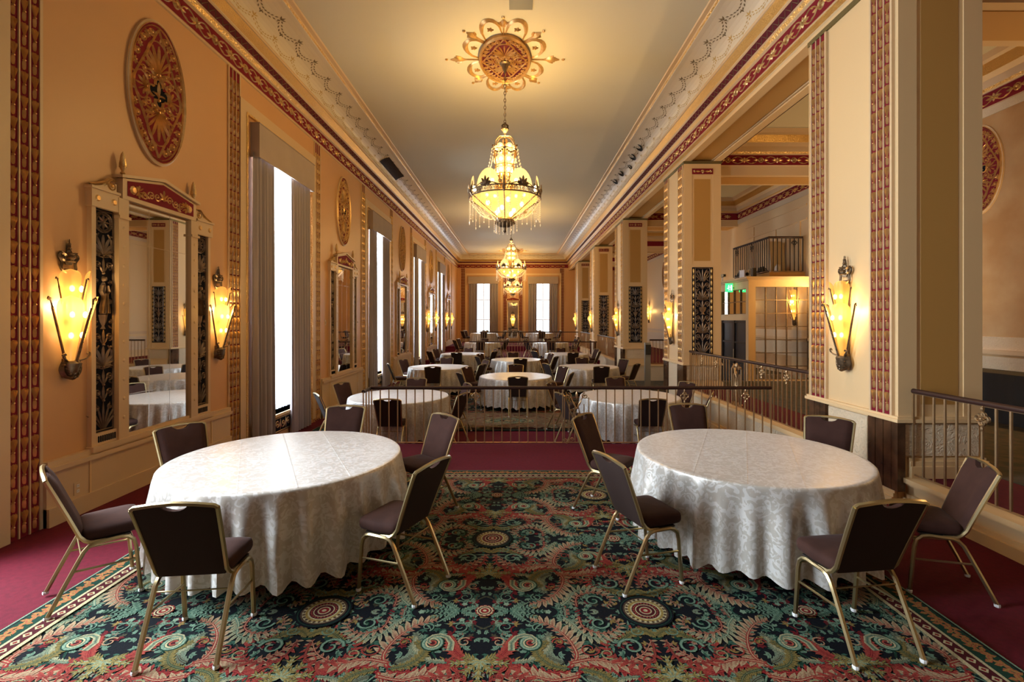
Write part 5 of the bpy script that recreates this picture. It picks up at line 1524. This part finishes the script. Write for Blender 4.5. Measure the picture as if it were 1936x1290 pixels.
for s in (-1, 1):
    ol.rib([(s * .02, .05), (s * .03, .30), (s * .05, .45), (s * .02, .58), (s * .07, .70), (s * .10, .77)], .007, .008)
    ol.spiral(s * .115, .745, .045, pi / 2, s * 1.2, .008, .01); ol.rib([(s * .165, .05), (s * .165, .72)], .007, .008)
    ol.rib([(s * .10, .05), (s * .10, .62)], .006, .008); ol.spiral(s * .06, .08, .035, -pi / 2, s * 1.2, .007, .01); ol.spiral(s * .16, .07, .03, -pi / 2, -s * 1.2, .006, .01)
    ol.leaf(0, .55, pi / 2 - s * .45, .16, .014, .012); ol.leaf(0, .30, pi / 2 - s * .5, .14, .018, .014, bend=s * .6); ol.leaf(0, .30, pi / 2 - s * .15, .2, .014, .014)
ol.leaf(0, .70, pi / 2, .12, .018, .016); ol.disc(0, .56, .02, .016); ol.disc(0, .30, .026, .018)
for s in (-1, 1): LY.orn(ol, lambda u, v, h: (u, s * (.002 + h), v), 'railbronze')
LY.v = [(x * 1.12, y * 1.6, z) for x, y, z in LY.v]; LY = LY.mesh('lyre_panel')
def railing(pts, step, quat, lyre, label, group='bronze railings', z=0.0, top=.90, dark=False):
    """pts: polyline of the rail in plan; quat, lyre: distances along it of the ornaments"""
    r = thing('railing', label, 'railing', (pts[0][0], pts[0][1], z), 0, group)
    seg = [(Vector(a), Vector(b)) for a, b in zip(pts[:-1], pts[1:])]
    o0 = Vector(pts[0])
    h = MB(); hp = [(p[0] - o0.x, p[1] - o0.y, top - .02) for p in pts]
    h.tube(hp, .026, 'handrail', 10); obj('handrail', h, r, 40)
    b = MB(); b.tube([(x, y, .86 if not dark else .97) for x, y, _ in hp], .010, 'iron' if dark else 'railbronze', 6); b.tube([(x, y, .035) for x, y, _ in hp], .010, 'railbronze', 6); obj('rail_bar', b, r)
    s0 = 0
    for a, c in seg:
        L_ = (c - a).length; d = (c - a) / L_; rz = atan2(d.y, d.x); n = max(1, round(L_ / step))
        for i in range(n + 1):
            if i == n and c is not seg[-1][1]: continue
            s = i * L_ / n; g = s0 + s
            if any(abs(g - q) < .20 for q in lyre): continue
            me = (QBD if dark else QB) if any(abs(g - q) <= L_ / n / 2 + 1e-6 for q in quat) else (BALD if dark else BAL)
            bo = bpy.data.objects.new('baluster', me); COL.objects.link(bo); bo.parent = r
            p = a + d * s - o0; bo.location = (p.x, p.y, 0); bo.rotation_euler = (0, 0, rz)
        for q in lyre:
            if s0 <= q <= s0 + L_:
                bo = bpy.data.objects.new('lyre_panel', LY); COL.objects.link(bo); bo.parent = r
                p = a + d * (q - s0) - o0; bo.location = (p.x, p.y, 0); bo.rotation_euler = (0, 0, rz)
        s0 += L_
    return r
railing([(-2.2, 6.98), (-2.2, 7.38), (3.9, 7.38)], .134, [.4 + 1.55, .4 + 4.74, .4 + 5.64], [.4 + 3.13], 'bronze railing with lyre panel running across the hall between near and sunken floors', z=0, top=.89)
railing([(-2.2, Y2 + .05), (3.86, Y2 + .05)], .134, [1.0, 5.0], [3.0], 'bronze railing across the hall behind the sunken floor', z=0)
railing([(-2.2, Y3 + .05), (3.86, Y3 + .05)], .134, [1.0, 5.0], [3.0], 'farthest bronze railing across the hall, before the end wall tables', z=TOP)
for k in range(1, len(YC) - 1):
    if k == 3: continue
    a, b = YC[k] + CL + .03, YC[k + 1] - CL - .03; L_ = b - a
    nm = ['', 'at the right edge, before the nearest column', 'on the plinth between the first and second columns', '', 'on the plinth between the third and fourth columns', 'on the plinth between the fourth and fifth columns'][k]
    railing([(XR + .13, a), (XR + .13, b)], .12, [L_ - .70, L_ / 2 + .9, L_ / 2 - .9, .7], [L_ / 2], f'bronze railing {nm}', z=TOP + .004)
railing([(XR + .95, YE1 + .02), (XA - .3, YE1 + .02)], .12, [1.0], [2.0], 'bronze railing across the side aisle behind the second column', z=TOP + .01)

# ------------------------------------------------------------------ side aisle: gridded block with door, balcony above
bx0, by0, by1 = 6.5, 13.5, YE1 - .12
bk = MB()
bk.box(bx0 + .1, XA, by0 + .1, by1, LOW, 3.06, 'pale')
# camera side wall with the big opening, hall side wall with window and door
gx0, gx1 = 6.70, XA - .02
bk.box(bx0, gx0, by0, by0 + .1, LOW, 3.06, 'pale'); bk.box(gx0, XA, by0, by0 + .1, 2.84, 3.06, 'pale'); bk.box(gx0, XA, by0, by0 + .1, LOW, .25, 'pale')
wy0, wy1 = 13.66, 15.3
bk.box(bx0, bx0 + .1, by0 + .1, wy0, LOW, 3.06, 'pale'); bk.box(bx0, bx0 + .1, wy1, by1, LOW, 3.06, 'pale'); bk.box(bx0, bx0 + .1, wy0, wy1, 2.80, 3.06, 'pale'); bk.box(bx0, bx0 + .1, wy0, wy1, 1.90, 2.08, 'pale')
bk.box(bx0 - .10, XA, by0 - .10, by1, 3.06, 3.12, 'cream'); bk.box(bx0 - .05, XA, by0 - .05, by1, 3.02, 3.06, 'cream')
bk.box(7.19, XA, by0 + .2, by1, 3.12, 3.27, 'panel')
struct('wall_partition', bk, smooth=0)
g = MB(); g.box(gx0, gx1, by0 + .04, by0 + .05, .25, 2.84, 'mirror'); gm = thing('gridded_mirror', 'large mirror divided into square panes by thin metal bars, under the balcony', 'mirror', (0, 0, 0)); obj('mirror_glass', g, gm, smooth=0)
g = MB()
for i in range(6): x = gx0 + (gx1 - gx0) * i / 5; g.box(x - .012, x + .012, by0 + .02, by0 + .04, .25, 2.84, 'bronze')
for i in range(8): z = .25 + 2.59 * i / 7; g.box(gx0, gx1, by0 + .022, by0 + .04, z - .010, z + .010, 'bronze')
obj('grid_frame', g, gm, smooth=0)
g = MB(); g.box(bx0 + .06, bx0 + .07, wy0, wy1, 2.08, 2.80, 'mirror'); gm = thing('transom_window', 'small gridded transom reflecting the bright windows above the aisle door', 'window', (0, 0, 0)); obj('glass', g, gm, smooth=0)
g = MB()
for i in range(5): y = wy0 + (wy1 - wy0) * i / 4; g.box(bx0 + .03, bx0 + .06, y - .012, y + .012, 2.08, 2.80, 'bronze')
for i in range(3): z = 2.08 + .72 * i / 2; g.box(bx0 + .032, bx0 + .06, wy0, wy1, z - .012, z + .012, 'bronze')
obj('grid_frame', g, gm, smooth=0)
dd = MB(); dd.box(bx0 + .06, bx0 + .07, wy0, wy1, LOW, 1.90, 'blackplastic')
for i in range(3): y = wy0 + (wy1 - wy0) * i / 2; dd.box(bx0 + .02, bx0 + .06, y - .05, y + .05, LOW, 1.90, 'iron')
for z in (LOW + .1, .6, 1.25, 1.85): dd.box(bx0 + .03, bx0 + .06, wy0, wy1, z - .03, z + .03, 'iron')
dr = struct('door_1', dd, smooth=0)
hd = MB(); hd.tube([(bx0 - .01, 14.40, .75), (bx0 - .01, 14.40, 1.05)], .012, 'railbronze', 6); obj('door_handle', hd, dr)
# moulded panels of the wall above the balcony
railing([(7.21, 16.0), (7.21, by0 + .26), (XA - .03, by0 + .26)], .125, [.3, 1.2, 2.24 + .75], [], 'dark bronze balcony railing above the gridded mirror', 'balcony railing', z=3.27, top=1.02, dark=True)
cr = MB()
for (y0, y1, z0, z1) in ((13.6, 17.2, 4.75, 4.80), (13.6, 17.2, 5.15, 5.2), (13.9, 13.95, 3.3, 4.75), (15.2, 15.25, 3.3, 4.75), (16.6, 16.65, 3.3, 5.1)): cr.box(XA - .03, XA, y0, y1, z0, z1, 'pale')
struct('trim_5', cr, smooth=0)
b = MB(); b.box(-.19, .19, 0, .03, 0, 1.0, 'board')
for i, (y, lab) in enumerate(((7.80, 'pale flat board standing on the balcony behind the railing, left one'), (8.0, 'flat board standing on the balcony behind the railing, half hidden by the left board'))):
    o = obj('leaning_board', b); o.location = (y - (0 if i == 0 else 0), 14.4 + .25 * i, 3.272); o.rotation_euler = (-.10, 0, 0); tag(o, lab, 'board', 'boards on the balcony')
j = MB(); j.lathe([(.001, 0), (.07, 0), (.08, .02), (.08, .14), (.06, .19), (.025, .22), (.025, .25), (.001, .25)], 'white', 12); j.tube([(.02, 0, .235), (.09, 0, .22), (.085, 0, .14)], .010, 'white', 6)
o = obj('jug', j, loc=(7.55, 13.95, 3.27)); tag(o, 'small white jug standing on the balcony behind the railing', 'jug')
for (y, nm) in ((15.9, 'farther'), (14.6, 'nearer')):
    e = MB(); e.box(-.16, .16, -.14, .14, 0, .12, 'blackplastic'); e.lathe([(.001, .12), (.12, .12), (.10, .20), (.05, .24), (.001, .25)], 'blackplastic', 12); e.tube([(-.14, -.1, .12), (0, -.12, .24), (.14, -.1, .12)], .015, 'blackplastic', 6)
    o = obj('stage_light', e, loc=(7.42, y, 3.27)); tag(o, f'black stage lamp on the balcony floor, {nm} one', 'lamp', 'lamps on the balcony')
pj = thing('projector', 'white box projector on the ledge at the foot of the balcony', 'projector', (6.88, 14.55, 3.125), .3)
b = MB(); b.box(-.09, .09, -.10, .10, .03, .27, 'white'); b.box(-.10, .10, -.11, .11, .27, .285, 'white'); obj('case', b, pj, smooth=0)
b = MB(); b.lathe([(.05, 0), (.05, .03), (.03, .035), (.001, .035)], 'blackplastic', 14, (0, -.10, .16), axis='y'); b.v = [(x, -.20 - y if y > -.10 else y, z) for x, y, z in b.v]; obj('lens', b, pj)
b = MB(); b.tube([(0, 0, 0), (0, 0, .04)], .06, 'iron', 10); obj('foot', b, pj)
sp = thing('wall_speaker', 'slim dark speaker standing on the balcony ledge beside the projector', 'speaker', (6.94, 14.10, 3.125))
b = MB(); b.box(-.05, .05, -.07, .07, 0, .30, 'iron'); obj('cabinet', b, sp, smooth=0); b = MB(); b.lathe([(.04, 0), (.03, .006), (.001, .002)], 'blackplastic', 12, (0, -.078, .2), axis='y'); obj('cone', b, sp)
ex = thing('exit_sign', 'lit green exit sign with running figure above the aisle door', 'sign', (6.355, 14.4, 2.74))
b = MB(); b.box(-.105, .105, -.02, .02, 0, .26, 'exit'); obj('panel', b, ex, smooth=0)
o_ = Orn(); o_.disc(-.01, .175, .02, .003, 8); o_.rib([(0, .15), (-.02, .10), (.01, .07), (-.01, .03)], .012, .003); o_.rib([(-.02, .10), (-.05, .08), (-.08, .09)], .009, .003); o_.rib([(-.05, .13), (0, .14), (.045, .12)], .008, .003)
o_.rib([(.09, .03), (.09, .19)], .03, .002)
b = MB(); b.orn(o_, lambda u, v, h: (u * .75 - .01, -.021 - h, v + .02), 'exitwhite'); obj('pictogram', b, ex)
b = MB(); b.tube([(.105, 0, .13), (.15, 0, .13)], .012, 'iron', 6); obj('bracket', b, ex)
cm = thing('security_camera', 'small grey camera on a bracket high above the exit sign', 'camera', (6.40, 14.95, 3.12))
b = MB(); b.tube([(0, 0, 0), (0, 0, .12)], .012, 'steel', 6); obj('bracket', b, cm); b = MB(); b.box(-.04, .04, -.14, .08, .12, .20, 'steel'); b.lathe([(.03, 0), (.03, -.02), (.001, -.02)], 'blackplastic', 10, (0, -.14, .16), axis='y'); obj('housing', b, cm)
# dark floor mat and sanitiser stand in the entrance bay
b = MB(); b.box(3.2, 6.3, 12.9, 17.2, LOW + .0205, LOW + .030, 'aislecarpet'); o = obj('dark_mat', b, smooth=0); tag(o, 'dark patterned mat on the floor between the second and third columns', 'mat')
st = thing('sanitizer_stand', 'tall grey floor stand with dark dispenser, beside the second column', 'stand', (3.98, 14.6, LOW + .030))
b = MB(); b.box(-.15, .15, -.12, .12, 0, .02, 'steel'); obj('base', b, st, smooth=0)
b = MB(); b.box(-.085, .085, -.04, .04, .02, 1.48, 'steel'); obj('post', b, st, smooth=0); b = MB(); b.box(-.08, .08, -.10, -.04, 1.12, 1.42, 'blackplastic'); b.box(-.05, .05, -.13, -.10, 1.12, 1.17, 'blackplastic'); obj('dispenser', b, st, smooth=0)
# buffet draped in black, right edge
bf = thing('buffet_table', 'long low table draped in black cloth in the side aisle at the right edge', 'table', (7.5, 5.6, TOP + .006))
b = MB(); b.box(.03, .6, .03, 3.7, .70, .745, 'board'); obj('tabletop', b, bf, smooth=0)
b = MB(); V = []; Fs = []; n = 90
for j_, z in enumerate((.765, .755, .0)):
    for i in range(n + 1):
        y = 3.73 * i / n; V.append((.0 + (.012 * sin(y * 40) if j_ == 2 else .004) - (0 if j_ else -.012), y, z))
for j_ in range(2):
    for i in range(n): a = j_ * (n + 1) + i; Fs.append((a, a + 1, a + n + 2, a + n + 1))
b.add(V, Fs, 'black'); b.quad((.012, 0, .765), (.63, 0, .765), (.63, 3.73, .765), (.012, 3.73, .765), 'black'); b.quad((.0, 0, .0), (.63, 0, 0), (.63, 0, .765), (.0, 0, .765), 'black'); b.quad((.63, 0, .0), (.63, 3.73, 0), (.63, 3.73, .765), (.63, 0, .765), 'black')
obj('drape', b, bf, 60)

# ------------------------------------------------------------------ small fittings
vt = thing('air_vent', 'dark rectangular louvred vent in the left cove of the ceiling', 'vent', (0, 0, 0))
b = MB(); c = MB()
def cv(sgn, X0, t, y, h): d, z = covept(t); return (X0 + sgn * (d + .004 + h * .7), y, z - .004 - h * .7)
for i in range(5):
    for (t0, t1) in ((.30 + i * .09, .39 + i * .09),): b.quad(cv(1, XL, t0, 14.1, .004), cv(1, XL, t1, 14.1, .004), cv(1, XL, t1, 16.0, .004), cv(1, XL, t0, 16.0, .004), 'iron')
obj('backing', b, vt, smooth=0)
for i in range(26): y = 14.12 + i * .073; c.tube([cv(1, XL, .30 + k * .09, y, .012) for k in range(6)], .010, 'handrail', 4)
obj('louvre', c, vt)
DLH = MB(); DLH.lathe([(.115, 0), (.115, .012), (.10, .02), (.095, -.02), (.001, -.05)], 'blackplastic', 18); DLH = DLH.mesh('spotlight_hole')
for i, (y, t) in enumerate(((13.2, .62), (13.95, .62), (14.7, .42), (15.5, .62), (16.4, .62))):
    d, z = covept(t); o = bpy.data.objects.new('recessed_spotlight', DLH); COL.objects.link(o)
    o.location = (XR - d - .008, y, z - .01); o.rotation_euler = (0, pi + .75, 0) ; o.scale = (1.25, 1.25, 1) if i != 2 else (.7, .7, 1)
    tag(o, f'round black spotlight hole in the right cove, {["nearest", "second", "small third", "fourth", "farthest"][i]} of five', 'spotlight', 'spotlight holes in the right cove')
b = MB(); b.box(-.18, .18, -.18, .18, -.012, 0, 'hatch'); b.box(-.15, .15, -.15, .15, -.016, -.012, 'hatch')
o = obj('ceiling_hatch', b, smooth=0, loc=(.08, 7.35, ZC)); tag(o, 'small square grey plate in the ceiling at the top edge of the photo', 'vent')
def outlet(name, x, y, z, lab, cat):
    r = thing(name, lab, cat, (x, y, z), -pi / 2)
    b = MB(); b.box(-.04, .04, 0, .006, -.06, .06, 'cream'); obj('plate', b, r, smooth=0)
    b = MB()
    if cat == 'outlet': 
        for s in (-1, 1): b.box(-.014, .014, .006, .009, s * .026 - .014, s * .026 + .014, 'white'); b.box(-.006, -.004, .009, .0095, s * .026 - .006, s * .026 + .006, 'black'); b.box(.004, .006, .009, .0095, s * .026 - .006, s * .026 + .006, 'black')
        obj('socket', b, r, smooth=0)
    else: b.box(-.02, .02, .006, .02, -.02, .02, 'cream'); obj('button', b, r, smooth=0)
outlet('wall_outlet', XL + .05, 4.72, .26, 'cream double power socket on the low panel under the nearest sconce', 'outlet')
outlet('wall_outlet', XL + .05, 13.1, .18, 'cream power socket on the low panel by the second window', 'outlet')
outlet('junction_plate', XL, YM[1] - 1.12, 1.85, 'small cream plate on the near side of the second mirror', 'plate')
outlet('junction_plate', XL, YM[1] + 1.12, 1.85, 'small cream plate on the far side of the second mirror', 'plate')
